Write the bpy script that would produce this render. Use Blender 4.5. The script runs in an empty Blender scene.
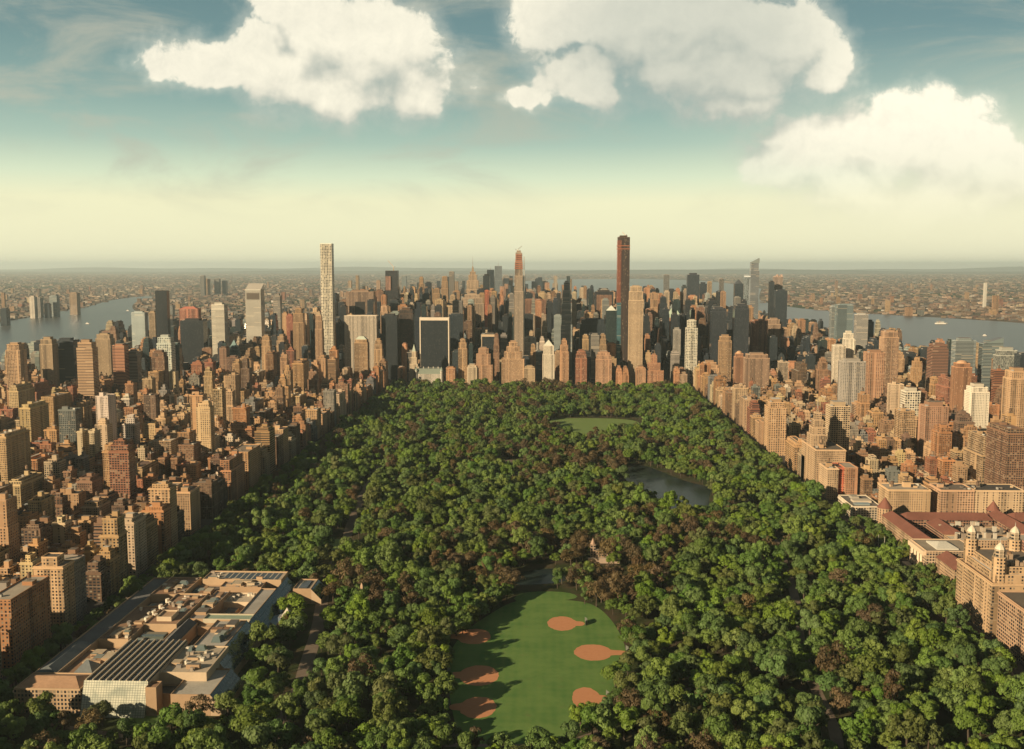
import bpy, math, random, time
import numpy as np
from mathutils import Vector
T0 = time.time()
R = random.Random(11)
SC = bpy.context.scene
COL = SC.collection

# ------------------------------------------------------------------ camera
F = 1000.0; CX, CY = 512.0, 374.5; H = 340.0
TH = math.atan((CY - 266) / F); YAW = math.atan(36 / F)
cam = bpy.data.cameras.new('camera'); camo = bpy.data.objects.new('camera', cam); COL.objects.link(camo)
camo.location = (0, 0, H); camo.rotation_euler = (math.pi / 2 - TH, 0, YAW)
cam.sensor_width = 36; cam.lens = 36 * F / 1024; cam.clip_start = 1; cam.clip_end = 300000
SC.camera = camo
def ray(px, py):
    x = (px - CX) / F; y = (CY - py) / F
    fy = math.cos(TH) + y * math.sin(TH); fz = -math.sin(TH) + y * math.cos(TH)
    return x * math.cos(YAW) - fy * math.sin(YAW), x * math.sin(YAW) + fy * math.cos(YAW), fz
def G(px, py, z=0.0):                      # place on the ground (or a roof level) surveyed from the photograph
    X, Y, Z = ray(px, py); t = (z - H) / Z
    return X * t, Y * t
def ZT(px, py, Y):                         # east-west position and height of a roofline known to stand Y metres south
    X, Yr, Z = ray(px, py); t = Y / Yr
    return X * t, H + Z * t
def PJ(p):
    p = np.asarray(p, float); X, Y, Z = p[:, 0], p[:, 1], p[:, 2] - H
    fx = X * math.cos(YAW) + Y * math.sin(YAW); fy = -X * math.sin(YAW) + Y * math.cos(YAW)
    d = fy * math.cos(TH) - Z * math.sin(TH); u = fy * math.sin(TH) + Z * math.cos(TH)
    return np.stack([CX + F * fx / d, CY - F * u / d, d], 1)
def inpoly(x, y, poly):
    c = False; j = len(poly) - 1
    for i in range(len(poly)):
        xi, yi = poly[i]; xj, yj = poly[j]
        if (yi > y) != (yj > y) and x < (xj - xi) * (y - yi) / (yj - yi) + xi: c = not c
        j = i
    return c

# ------------------------------------------------------------------ materials
class NT:
    def __init__(s, t): s.t = t
    def n(s, typ, ins=None, **pr):
        nd = s.t.nodes.new(typ)
        for k, v in pr.items(): setattr(nd, k, v)
        for k, v in (ins or {}).items():
            sk = nd.inputs[k]
            if isinstance(v, bpy.types.NodeSocket): s.t.links.new(v, sk)
            elif isinstance(v, bpy.types.Node): s.t.links.new(v.outputs[0], sk)
            else: sk.default_value = v
        return nd
    def m(s, op, a, b=None, c=None, clamp=False):
        ins = {0: a}
        if b is not None: ins[1] = b
        if c is not None: ins[2] = c
        return s.n('ShaderNodeMath', ins, operation=op, use_clamp=clamp).outputs[0]
    def v(s, op, a, b=None, out=0):
        ins = {0: a}
        if b is not None: ins[1] = b
        return s.n('ShaderNodeVectorMath', ins, operation=op).outputs[out]
    def mix(s, f, a, b, bt='MIX'):
        nd = s.t.nodes.new('ShaderNodeMix'); nd.data_type = 'RGBA'; nd.blend_type = bt
        for k, v in ((0, f), (6, a), (7, b)):
            if isinstance(v, (bpy.types.NodeSocket, bpy.types.Node)):
                s.t.links.new(v if isinstance(v, bpy.types.NodeSocket) else v.outputs[0], nd.inputs[k])
            else: nd.inputs[k].default_value = v if k == 0 else (*v[:3], 1)
        return nd.outputs[2]
    def ss(s, x, a, b):
        nd = s.n('ShaderNodeMapRange', {0: x, 1: a, 2: b}, interpolation_type='SMOOTHSTEP'); return nd.outputs[0]
    def ramp(s, f, stops):
        nd = s.n('ShaderNodeValToRGB', {0: f}); e = nd.color_ramp.elements
        while len(e) < len(stops): e.new(0.5)
        for i, (p, c) in enumerate(stops): e[i].position = p; e[i].color = (*c, 1)
        return nd.outputs[0]
    def noise(s, vec, scale, detail=4, rough=.5, out=0, **k):
        return s.n('ShaderNodeTexNoise', {'Vector': vec, 'Scale': scale, 'Detail': detail, 'Roughness': rough, **k}, noise_dimensions='4D' if 'W' in k else '3D').outputs[out]
MATS = {}
def newmat(name):
    m = bpy.data.materials.new(name); m.use_nodes = True; m.node_tree.nodes.clear(); MATS[name] = m
    t = NT(m.node_tree); o = t.n('ShaderNodeOutputMaterial')
    return m, t, o
def finish(t, o, base, rough=.8, spec=.3, bump=None, metal=0.0, **extra):
    ins = {'Base Color': base if not isinstance(base, tuple) else (*base[:3], 1), 'Roughness': rough, 'Specular IOR Level': spec, 'Metallic': metal}
    ins.update(extra)
    if bump is not None: ins['Normal'] = bump
    p = t.n('ShaderNodeBsdfPrincipled', ins); t.t.links.new(p.outputs[0], o.inputs[0]); return p

def facade(name, bay=(2.4, 1.9), floor=3.2, wf=.24, hf=.27, glass=(.022, .026, .03), blind=(.22, .18, .13), nblind=.78, rough=.85, grough=.12,
           band=.22, spandrel=None, pier=0.0, wallvar=.35):
    m, t, o = newmat(name)
    at = t.n('ShaderNodeAttribute', attribute_name='tint'); tint = at.outputs[0]; A = at.outputs[3]
    uv = t.n('ShaderNodeUVMap', uv_map='metres')
    s = t.n('ShaderNodeSeparateXYZ', {0: uv.outputs[0]}); u, v = s.outputs[0], s.outputs[1]
    b = t.m('MULTIPLY_ADD', A, bay[1], bay[0])
    cu = t.m('DIVIDE', u, b); cv = t.m('DIVIDE', v, floor)
    fu, fv = t.m('FRACT', cu), t.m('FRACT', cv); iu, iv = t.m('FLOOR', cu), t.m('FLOOR', cv)
    vw = t.m('MULTIPLY_ADD', t.m('FRACT', t.m('MULTIPLY', A, 7.7)), .62, .72) if name in ('masonry', 'punched') else 1.0
    wu = t.m('LESS_THAN', t.m('ABSOLUTE', t.m('SUBTRACT', fu, .5)), t.m('MULTIPLY', vw, wf))
    wv = t.m('LESS_THAN', t.m('ABSOLUTE', t.m('SUBTRACT', fv, .52)), hf)
    win = t.m('MULTIPLY', wu, wv)
    cell = t.n('ShaderNodeCombineXYZ', {0: iu, 1: iv, 2: A})
    wn = t.n('ShaderNodeTexWhiteNoise', {'Vector': cell}, noise_dimensions='3D')
    # some blank bays, double windows and blinds
    colr = t.n('ShaderNodeTexWhiteNoise', {'Vector': t.n('ShaderNodeCombineXYZ', {0: iu, 1: A})}, noise_dimensions='2D').outputs[0]
    if name == 'masonry':
        win = t.m('MULTIPLY', win, t.m('GREATER_THAN', colr, .12))
    g = t.mix(t.m('GREATER_THAN', wn.outputs[0], nblind), glass, blind)
    g = t.mix(t.m('MULTIPLY', wn.outputs[0], .6), g, tint, 'MIX') if spandrel else g
    pos = t.n('ShaderNodeNewGeometry').outputs[0]
    big = t.noise(t.v('MULTIPLY', pos, (.05, .05, .02)), 1.0, 3)
    fine = t.noise(t.v('MULTIPLY', pos, (.9, .9, .25)), 1.0, 4)
    k = t.m('MULTIPLY_ADD', t.m('ADD', big, fine), wallvar, 1 - wallvar)
    # bay columns darkened at random as recess shade in colour; floor stacks differ slightly
    pc = t.n('ShaderNodeTexWhiteNoise', {'Vector': t.n('ShaderNodeCombineXYZ', {0: t.m('FLOOR', t.m('DIVIDE', iu, 2)), 1: t.m('MULTIPLY_ADD', A, 9, .3)})}, noise_dimensions='2D').outputs[0]
    ph = t.n('ShaderNodeTexWhiteNoise', {'Vector': t.n('ShaderNodeCombineXYZ', {0: t.m('FLOOR', t.m('DIVIDE', iv, 9)), 1: t.m('MULTIPLY_ADD', A, 5, .7)})}, noise_dimensions='2D').outputs[0]
    k = t.m('MULTIPLY', k, t.m('SUBTRACT', 1.12, t.m('ADD', t.m('MULTIPLY', t.m('POWER', pc, 2), .55), t.m('MULTIPLY', ph, .12))))
    wall = t.mix(1.0, tint, t.n('ShaderNodeCombineColor', {0: k, 1: k, 2: k}).outputs[0], 'MULTIPLY')
    # belt courses every few floors, paler
    bc = t.m('LESS_THAN', t.m('FRACT', t.m('DIVIDE', iv, 5)), .1)
    bl = t.m('MULTIPLY', bc, t.m('LESS_THAN', fv, .2))
    wall = t.mix(t.m('MULTIPLY', bl, band), wall, (.55, .48, .38))
    if spandrel: wall = t.mix(t.m('MULTIPLY', t.m('LESS_THAN', fv, .24), wu), wall, spandrel)
    if pier: wall = t.mix(t.m('MULTIPLY', t.m('SUBTRACT', 1, wu), pier), wall, (.5, .45, .38))
    col = t.mix(win, wall, g)
    r = t.m('MULTIPLY_ADD', win, grough - rough, rough)
    bp = t.n('ShaderNodeBump', {'Strength': .6, 'Distance': .3, 'Height': t.m('SUBTRACT', 1, win)}).outputs[0]
    finish(t, o, col, r, t.m('MULTIPLY_ADD', win, .35, .2), bp if name in ('masonry', 'punched', 'framed') else None)
    return m
facade('masonry')
facade('punched', bay=(3.0, 1.0), wf=.30, hf=.30, nblind=.85)
facade('ribbed', bay=(1.9, .5), floor=3.8, wf=.22, hf=.5, band=0, nblind=.93, wallvar=.2)
facade('framed', bay=(4.6, .4), floor=4.6, wf=.33, hf=.33, band=0, nblind=.7, blind=(.3, .27, .2), wallvar=.15)
facade('banded', bay=(30, 3), floor=3.7, wf=.5, hf=.22, band=0, nblind=.9, wallvar=.2)
facade('curtain', bay=(1.6, .4), floor=3.9, wf=.45, hf=.46, glass=(.02, .027, .033), blind=(.06, .07, .07), nblind=.9, rough=.4, grough=.08, band=0, spandrel=(.02, .025, .028), wallvar=.2)
def simple(name, rough=.85, spec=.25, sc=.35, amt=.5, metal=0.0, sc2=.05):
    m, t, o = newmat(name)
    tint = t.n('ShaderNodeAttribute', attribute_name='tint').outputs[0]
    pos = t.n('ShaderNodeNewGeometry').outputs[0]
    k = t.m('ADD', t.m('MULTIPLY', t.noise(pos, sc, 5, .6), amt), t.m('MULTIPLY', t.noise(pos, sc2, 2), amt))
    k = t.m('ADD', k, 1 - amt)
    finish(t, o, t.mix(1.0, tint, t.n('ShaderNodeCombineColor', {0: k, 1: k, 2: k}).outputs[0], 'MULTIPLY'), rough, spec, metal=metal)
simple('roof', sc=.5, amt=.6); simple('plain', amt=.25); simple('metal', rough=.4, spec=.5, metal=.4, amt=.2); simple('copper', rough=.6, amt=.4)
simple('glazing', rough=.12, spec=.6, amt=.15)
def skylight_mat():
    m, t, o = newmat('skylight')
    uv = t.n('ShaderNodeSeparateXYZ', {0: t.n('ShaderNodeUVMap', uv_map='metres').outputs[0]})
    s = t.m('LESS_THAN', t.m('FRACT', t.m('DIVIDE', uv.outputs[0], 6.2)), .2)
    f = t.m('LESS_THAN', t.m('FRACT', t.m('DIVIDE', uv.outputs[1], 2.1)), .14)
    c = t.mix(f, (.018, .02, .022), (.07, .07, .065)); c = t.mix(s, c, (.36, .32, .25))
    finish(t, o, c, t.m('MULTIPLY_ADD', s, .5, .2), .3)
skylight_mat()
def glasswall_mat():
    m, t, o = newmat('leaning_glass')
    uv = t.n('ShaderNodeSeparateXYZ', {0: t.n('ShaderNodeUVMap', uv_map='metres').outputs[0]})
    a = t.m('LESS_THAN', t.m('FRACT', t.m('DIVIDE', uv.outputs[0], 2.4)), .16)
    b = t.m('LESS_THAN', t.m('FRACT', t.m('DIVIDE', uv.outputs[1], 1.8)), .16)
    n = t.noise(t.n('ShaderNodeNewGeometry').outputs[0], .12, 4)
    c = t.mix(t.ss(n, .3, .7), (.26, .29, .24), (.5, .5, .4)); c = t.mix(t.m('MAXIMUM', a, b), c, (.16, .17, .15))
    finish(t, o, c, .25, .5)
glasswall_mat()
def leaf_mat(name, c1, c2):
    m, t, o = newmat(name)
    rnd = t.n('ShaderNodeObjectInfo').outputs['Random']
    pos = t.n('ShaderNodeNewGeometry').outputs[0]
    n = t.noise(pos, .22, 3)
    f = t.m('ADD', t.m('MULTIPLY', rnd, .6), t.m('MULTIPLY', n, .5))
    c = t.mix(f, c1, c2)
    hv = t.n('ShaderNodeHueSaturation', {'Hue': t.m('MULTIPLY_ADD', t.m('FRACT', t.m('MULTIPLY', rnd, 7.3)), .024, .484), 'Saturation': t.m('MULTIPLY_ADD', t.m('FRACT', t.m('MULTIPLY', rnd, 17.1)), .25, .9),
             'Value': t.m('MULTIPLY_ADD', t.m('FRACT', t.m('MULTIPLY', rnd, 29.7)), .5, .75), 'Color': c}).outputs[0]
    p = t.n('ShaderNodeBsdfPrincipled', {'Base Color': hv, 'Roughness': .6, 'Specular IOR Level': .25})
    tr = t.n('ShaderNodeBsdfTranslucent', {'Color': hv})
    mx = t.n('ShaderNodeMixShader', {0: .3, 1: p.outputs[0], 2: tr.outputs[0]})
    t.t.links.new(mx.outputs[0], o.inputs[0])
LEAF = [('fresh_leaf', (.108, .178, .034), (.145, .205, .044)), ('green_leaf', (.070, .134, .033), (.104, .166, .042)),
        ('olive_leaf', (.080, .112, .030), (.115, .135, .038)), ('russet_leaf', (.098, .074, .034), (.130, .094, .046))]
for a in LEAF: leaf_mat(*a)
def bark():
    m, t, o = newmat('bark')
    n = t.noise(t.v('MULTIPLY', t.n('ShaderNodeNewGeometry').outputs[0], (3, 3, .6)), 1, 5)
    finish(t, o, t.mix(n, (.03, .022, .015), (.09, .07, .05)), .9)
bark()
def ground_mats():
    def P(t): return t.n('ShaderNodeNewGeometry').outputs[0]
    m, t, o = newmat('far_land'); p = P(t)
    vo = t.n('ShaderNodeTexVoronoi', {'Vector': t.v('MULTIPLY', p, (1 / 70, 1 / 55, 0)), 'Scale': 1.0}, distance='CHEBYCHEV')
    sep = t.n('ShaderNodeSeparateColor', {0: vo.outputs['Color']})
    c = t.ramp(sep.outputs[0], [(0, (.06, .045, .032)), (.3, (.11, .075, .05)), (.55, (.15, .11, .08)), (.75, (.045, .05, .035)), (.9, (.20, .175, .14))])
    big = t.noise(t.v('MULTIPLY', p, (1 / 1500, 1 / 2600, 0)), 1, 5, .55)
    c = t.mix(t.ss(big, .5, .62), c, (.045, .06, .025)); c = t.mix(t.ss(t.noise(t.v('MULTIPLY', p, (1 / 900, 1 / 2500, 0)), 1, 6, .6, W=3), .58, .7), c, (.26, .21, .15))
    finish(t, o, c, .95, .1)
    m, t, o = newmat('street'); p = P(t)
    finish(t, o, t.mix(t.noise(p, .08, 6, .6), (.025, .025, .024), (.07, .064, .058)), .9, .2)
    m, t, o = newmat('sidewalk'); p = P(t)
    finish(t, o, t.mix(t.noise(p, .2, 6, .6), (.10, .09, .08), (.2, .17, .14)), .9, .2)
    m, t, o = newmat('park_soil'); p = P(t)
    c = t.mix(t.ss(t.noise(p, .03, 6, .6), .4, .6), (.03, .042, .014), (.06, .048, .028))
    finish(t, o, c, .95, .1)
    m, t, o = newmat('lawn'); p = P(t)
    sx = t.n('ShaderNodeSeparateXYZ', {0: p})
    st = t.m('SINE', t.m('MULTIPLY', sx.outputs[0], .8))
    c = t.mix(t.ss(t.noise(p, .035, 6, .65), .35, .65), (.068, .145, .036), (.108, .185, .050))
    st2 = t.m('SINE', t.m('MULTIPLY', sx.outputs[1], .55))
    c = t.mix(t.m('MULTIPLY_ADD', t.m('ADD', st, t.m('MULTIPLY', st2, .6)), .13, .2), c, (.125, .19, .05))
    c = t.mix(t.m('MULTIPLY', t.ss(t.noise(p, .12, 5, .7, W=2), .56, .75), .45), c, (.13, .11, .05))
    finish(t, o, c, .95, .1, t.n('ShaderNodeBump', {'Strength': .4, 'Distance': .3, 'Height': t.noise(p, 1.5, 4)}).outputs[0])
    m, t, o = newmat('meadow'); p = P(t)
    finish(t, o, t.mix(t.noise(p, .03, 6, .65), (.105, .170, .045), (.165, .215, .075)), .95, .1)
    m, t, o = newmat('clay'); p = P(t)
    finish(t, o, t.mix(t.noise(p, .25, 6, .6), (.40, .175, .085), (.48, .235, .125)), .95, .1)
    m, t, o = newmat('path'); p = P(t)
    finish(t, o, t.mix(t.noise(p, .15, 6, .6), (.11, .085, .065), (.19, .15, .115)), .9, .2)
    for nm, c1, c2, sc, ro in (('river', (.050, .052, .050), (.075, .076, .070), .02, .3), ('pond', (.012, .020, .022), (.022, .032, .030), .3, .14)):
        m, t, o = newmat(nm); p = P(t)
        b = t.n('ShaderNodeBump', {'Strength': .9, 'Distance': 1.2 if nm == 'river' else .35, 'Height': t.noise(t.v('MULTIPLY', p, (sc * 3, sc, 0)), 1, 6, .6)}).outputs[0]
        finish(t, o, t.mix(t.noise(t.v('MULTIPLY', p, (1 / 900, 1 / 250, 0)), 1, 5), c1, c2), ro, .2 if nm == 'river' else .06, b)
    m, t, o = newmat('hill'); p = P(t)
    finish(t, o, t.mix(t.noise(p, .0008, 6), (.04, .055, .03), (.10, .09, .06)), .95, .1)
ground_mats()

# ------------------------------------------------------------------ mesh collector
class MB:
    def __init__(s): s.v = []; s.f = []; s.uv = []; s.c = []; s.m = []
    def face(s, pts, col, mat, uvs=None):
        i = len(s.v); s.v.extend(pts); s.f.append(tuple(range(i, i + len(pts)))); s.m.append(mat); s.c.append(col)
        if uvs is None: uvs = [(p[0], p[1]) for p in pts]
        s.uv.extend(uvs)
    def side(s, a, b, z0, z1, col, mat, u0=0.0, vz=0.0):
        L = math.hypot(b[0] - a[0], b[1] - a[1])
        s.face([(a[0], a[1], z0), (b[0], b[1], z0), (b[0], b[1], z1), (a[0], a[1], z1)], col, mat,
               [(u0, z0 - vz), (u0 + L, z0 - vz), (u0 + L, z1 - vz), (u0, z1 - vz)])
    def prism(s, poly, z0, z1, col, mat, rcol=None, rmat='roof', top=True, u0=0.0, vz=0.0):
        n = len(poly); u = u0
        for i in range(n):
            a, b = poly[i], poly[(i + 1) % n]; s.side(a, b, z0, z1, col, mat, u, vz); u += math.hypot(b[0] - a[0], b[1] - a[1])
        if top: s.face([(x, y, z1) for x, y in poly], rcol or col, rmat if rcol else mat)
    def box(s, x0, x1, y0, y1, z0, z1, col, mat='plain', rcol=None, rmat='roof', top=True, u0=0.0, vz=0.0):
        s.prism([(x0, y0), (x1, y0), (x1, y1), (x0, y1)], z0, z1, col, mat, rcol, rmat, top, u0, vz)
    def taper(s, poly, z0, z1, k, col, mat, rcol=None, cap=True):
        n = len(poly); cx = sum(p[0] for p in poly) / n; cy = sum(p[1] for p in poly) / n
        q = [(cx + (x - cx) * k, cy + (y - cy) * k) for x, y in poly]
        for i in range(n):
            a, b, c, d = poly[i], poly[(i + 1) % n], q[(i + 1) % n], q[i]
            L = math.hypot(b[0] - a[0], b[1] - a[1])
            if k > .001: s.face([(*a, z0), (*b, z0), (*c, z1), (*d, z1)], col, mat, [(0, z0), (L, z0), (L * (1 + k) / 2, z1), (L * (1 - k) / 2, z1)])
            else: s.face([(*a, z0), (*b, z0), (cx, cy, z1)], col, mat, [(0, z0), (L, z0), (L / 2, z1)])
        if k > .001 and cap: s.face([(*p, z1) for p in q], rcol or col, 'roof' if rcol else mat)
    def cyl(s, x, y, r, z0, z1, col, mat='plain', n=10, k=1.0):
        s.taper([(x + r * math.cos(2 * math.pi * i / n), y + r * math.sin(2 * math.pi * i / n)) for i in range(n)], z0, z1, k, col, mat)
    def parapet(s, x0, x1, y0, y1, z, col, mat='plain', t=.5, h=1.1):       # a low wall standing on a roof edge
        for a in ((x0, x1, y0, y0 + t), (x0, x1, y1 - t, y1), (x0, x0 + t, y0 + t, y1 - t), (x1 - t, x1, y0 + t, y1 - t)): s.box(*a, z, z + h, col, mat)
    def add(s, o):
        i = len(s.v); s.v.extend(o.v); s.f.extend(tuple(k + i for k in f) for f in o.f); s.uv.extend(o.uv); s.c.extend(o.c); s.m.extend(o.m)
    def mesh(s, name, org=(0, 0, 0)):
        me = bpy.data.meshes.new(name)
        v = np.array(s.v, np.float64) - np.array(org)
        n = len(s.f); ls = np.array([len(f) for f in s.f], np.int32); nl = int(ls.sum())
        me.vertices.add(len(v)); me.vertices.foreach_set('co', v.astype(np.float32).ravel())
        me.loops.add(nl); me.loops.foreach_set('vertex_index', np.fromiter((k for f in s.f for k in f), np.int32, nl))
        me.polygons.add(n); me.polygons.foreach_set('loop_start', np.concatenate([[0], np.cumsum(ls)[:-1]]).astype(np.int32))
        names = list(dict.fromkeys(s.m))
        for k in names: me.materials.append(MATS[k])
        me.polygons.foreach_set('material_index', np.array([names.index(k) for k in s.m], np.int32))
        uvl = me.uv_layers.new(name='metres'); uvl.data.foreach_set('uv', np.array(s.uv, np.float32).ravel())
        ca = me.attributes.new('tint', 'FLOAT_COLOR', 'FACE')
        ca.data.foreach_set('color', np.array([(*c, .5) if len(c) == 3 else c for c in s.c], np.float32).ravel())
        me.update(); me.validate(); return me
    def build(s, name, parent=None, org=(0, 0, 0), label=None):
        o = bpy.data.objects.new(name, s.mesh(name, org)); COL.objects.link(o)
        if parent: o.parent = parent
        else: o.location = org
        if label: o['label'] = label
        return o
def tag(o, label, cat, group=None, kind=None):
    if label: o['label'] = label
    if cat: o['category'] = cat
    if group: o['group'] = group
    if kind: o['kind'] = kind
    return o
def empty(name, loc, label, cat, group=None):
    o = bpy.data.objects.new(name, None); COL.objects.link(o); o.location = loc; o.empty_display_size = 5
    return tag(o, label, cat, group)
class Parts(dict):
    """part name -> MB; repeated parts are keyed (part, index), sub-parts (key of the part, sub-part)"""
    def __missing__(s, k): s[k] = MB(); return s[k]
    def thing(s, name, loc, label, cat, group=None):
        root = empty(name, loc, label, cat, group); made = {}
        for k in sorted(s, key=lambda k: 0 if isinstance(k, str) or isinstance(k[1], int) else 1):
            mb = s[k]
            if not mb.f: continue
            if isinstance(k, str): made[k] = mb.build(k, root, loc)
            elif isinstance(k[1], int): made[k] = mb.build(k[0], root, loc)
            else: mb.build(k[1], made[k[0]], (0, 0, 0) if made[k[0]].parent is None else loc)
        return root
    def merged(s, mb):
        for m in s.values(): mb.add(m)
WORDS = 'zero one two three four five six seven eight nine ten eleven twelve thirteen fourteen fifteen sixteen seventeen eighteen nineteen'.split()
TENS = 'x x twenty thirty forty fifty sixty seventy eighty ninety'.split()
def word(n):
    n = max(0, min(99, int(n)))
    return WORDS[n] if n < 20 else TENS[n // 10] + ('-' + WORDS[n % 10] if n % 10 else '')
def place(px, py): return f'{word(px / 10.24)} percent across and {word(py / 7.49)} percent down'

# ------------------------------------------------------------------ surveyed outlines (all on the ground)
EX, WX, SY = -452.0, 408.0, 2826.0          # building lines of the avenues either side of the park and of the street south of it
def PG(pts, z=0): return [G(x, y, z) for x, y in pts]
LAWN = PG([(490, 619), (508, 608), (524, 603), (578, 604), (598, 612), (614, 632), (622, 655), (618, 675), (604, 692), (590, 715), (566, 736), (520, 752), (470, 752), (460, 715), (455, 690), (452, 658), (468, 634)])
LAWN2 = PG([(510, 604), (520, 592), (570, 592), (582, 600)])
TURTLE = PG([(508, 580), (520, 572), (548, 569), (584, 568), (578, 576), (562, 583), (538, 585), (518, 586)])
LAKE = PG([(622, 470), (640, 465), (655, 469), (668, 475), (690, 483), (714, 488), (708, 497), (712, 516), (700, 523), (682, 518), (664, 510), (644, 502), (630, 490)])
MEADOW = PG([(546, 421), (560, 418), (640, 419), (639, 430), (608, 434), (592, 441), (574, 443), (562, 436)])
TERRACE = PG([(494, 462), (515, 459), (524, 466), (518, 476), (500, 472)])
NLAWN = PG([(120, 712), (150, 706), (205, 695), (214, 704), (160, 720), (140, 735), (122, 728)])
PLOT1 = PG([(318, 543), (340, 538), (372, 545), (345, 551), (322, 550)])
GLADES = [PG(p) for p in ([(755, 650), (772, 646), (790, 650), (778, 660), (760, 659)], [(800, 706), (815, 700), (832, 706), (822, 716), (806, 714)], [(420, 446), (440, 443), (448, 449), (428, 453)], [(655, 640), (668, 637), (672, 645), (660, 648)], [(395, 610), (408, 604), (414, 612), (402, 618)], [(560, 512), (585, 508), (592, 514), (570, 519)], [(690, 560), (712, 556), (716, 564), (698, 567)])]
ROCKS = PG([(640, 572), (652, 569), (660, 575), (648, 580)])
ROAD = [G(*p) for p in [(262, 760), (286, 715), (300, 690), (306, 665), (318, 630), (322, 600), (330, 570), (345, 545), (352, 520), (365, 490), (385, 460), (410, 430), (430, 405), (460, 393)]]
WROAD = [G(*p) for p in [(838, 760), (836, 730), (815, 690), (800, 650), (798, 610), (788, 570), (770, 530), (745, 500), (725, 470), (700, 440), (680, 415), (640, 398)]]
PATHS = [[G(*p) for p in q] for q in ([(400, 560), (430, 545), (470, 540), (500, 545)], [(640, 575), (660, 572), (690, 576)], [(742, 660), (760, 652), (790, 660), (800, 668)], [(640, 700), (660, 705), (690, 690), (742, 660)],
         [(430, 749), (450, 745), (540, 748), (600, 735), (640, 700)], [(20, 716), (60, 727), (110, 735), (160, 742), (262, 752)], [(600, 470), (560, 480), (524, 466)], [(500, 462), (505, 440), (510, 415)])]
def near_line(x, y, line, w):
    for (ax, ay), (bx, by) in zip(line, line[1:]):
        dx, dy = bx - ax, by - ay; t = max(0, min(1, ((x - ax) * dx + (y - ay) * dy) / (dx * dx + dy * dy)))
        if math.hypot(x - ax - dx * t, y - ay - dy * t) < w: return True
    return False
def grow(p, k):
    cx = sum(q[0] for q in p) / len(p); cy = sum(q[1] for q in p) / len(p); return [(cx + (x - cx) * k, cy + (y - cy) * k) for x, y in p]
def sheet(name, poly, mat, z, kind='structure'):
    mb = MB(); mb.face([(x, y, z) for x, y in poly], (.5, .5, .5), mat); o = mb.build(name); o['kind'] = kind; return o
def smooth(poly, n=3, closed=True):
    for _ in range(n):
        q = []
        L = len(poly)
        for i in range(L if closed else L - 1):
            a, b = poly[i], poly[(i + 1) % L]
            q += [(a[0] * .75 + b[0] * .25, a[1] * .75 + b[1] * .25), (a[0] * .25 + b[0] * .75, a[1] * .25 + b[1] * .75)]
        poly = q
    return poly
def ccw(p):
    a = sum(p[i][0] * p[(i + 1) % len(p)][1] - p[(i + 1) % len(p)][0] * p[i][1] for i in range(len(p)))
    return p if a > 0 else p[::-1]
def ribbon(name, line, w, mat, z):
    line = smooth(line, 2, False); mb = MB(); L = []; Rr = []
    for i, (x, y) in enumerate(line):
        a = line[max(0, i - 1)]; b = line[min(len(line) - 1, i + 1)]; d = math.hypot(b[0] - a[0], b[1] - a[1]); nx, ny = -(b[1] - a[1]) / d * w / 2, (b[0] - a[0]) / d * w / 2
        L.append((x + nx, y + ny, z)); Rr.append((x - nx, y - ny, z))
    for i in range(len(line) - 1): mb.face([Rr[i], Rr[i + 1], L[i + 1], L[i]], (.5, .5, .5), mat)
    o = mb.build(name); o['kind'] = 'structure'; return o

sheet('ground', [(-90000, -5000), (90000, -5000), (90000, 95000), (-90000, 95000)], 'far_land', 0)
HUD_E = [(1345, -3000), (1345, 3000), (1365, 5000), (1230, 7500), (760, 9600), (150, 10700), (-450, 10500)]
HUD_W = [(2700, -3000), (2950, 4500), (2905, 6215), (2095, 7522), (1950, 9300), (2500, 12000), (3600, 17000), (3466, 26500), (311, 26453), (-700, 22000), (-1000, 14500), (-1250, 11200)]
sheet('river', smooth(ccw(HUD_E + HUD_W[::-1] if False else [*HUD_E, *HUD_W[::-1]]), 2), 'river', .25)
ER = [(-1800, -3000), (-1800, 3200), (-1900, 4600), (-2150, 5600), (-2700, 6700), (-3250, 7700), (-3900, 9300), (-4350, 11000), (-4600, 11200), (-4400, 9900), (-3950, 8600), (-3640, 7300), (-3340, 6050), (-2950, 4400), (-2600, 2500), (-2600, -3000)]
sheet('river', smooth(ccw(ER), 2), 'river', .3)
# Manhattan's streets, the park, and what lies on it
MANH = [(-1790, -1500), (1335, -1500), (1335, 3000), (1350, 5000), (1200, 7500), (740, 9500), (150, 10500), (-450, 10200), (-1130, 9650), (-1870, 8400), (-2050, 6600), (-2000, 5400), (-1880, 4600), (-1790, 3200)]
sheet('street', MANH, 'street', .4)
PX0, PX1, PY0, PY1 = -427.0, 382.0, -1200.0, 2800.0
park = MB(); park.box(PX0, PX1, PY0, PY1, .3, .55, (.3, .3, .3), 'park_soil'); o = park.build('park_ground'); o['kind'] = 'structure'
ZP = .56
sheet('lawn', smooth(ccw(grow(LAWN, 1.07))), 'lawn', ZP + .02); sheet('lawn', smooth(ccw(LAWN2), 2), 'lawn', ZP + .03); sheet('meadow', smooth(ccw(MEADOW)), 'meadow', ZP + .02)
sheet('lawn', smooth(ccw(NLAWN), 2), 'lawn', ZP + .02); sheet('lawn', smooth(ccw(PLOT1), 2), 'meadow', ZP + .02)
for q in GLADES: sheet('lawn', smooth(ccw(q), 2), 'lawn', ZP + .02)
sheet('rock_outcrop', smooth(ccw(ROCKS), 1), 'sidewalk', ZP + .03)
sheet('pond', smooth(ccw(TURTLE)), 'pond', ZP + .02); sheet('lake', smooth(ccw(LAKE)), 'pond', ZP + .02); sheet('plaza', smooth(ccw(TERRACE), 1), 'path', ZP + .02)
ribbon('park_road', ROAD, 12, 'path', ZP + .05); ribbon('park_road', WROAD, 9, 'path', ZP + .05)
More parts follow.
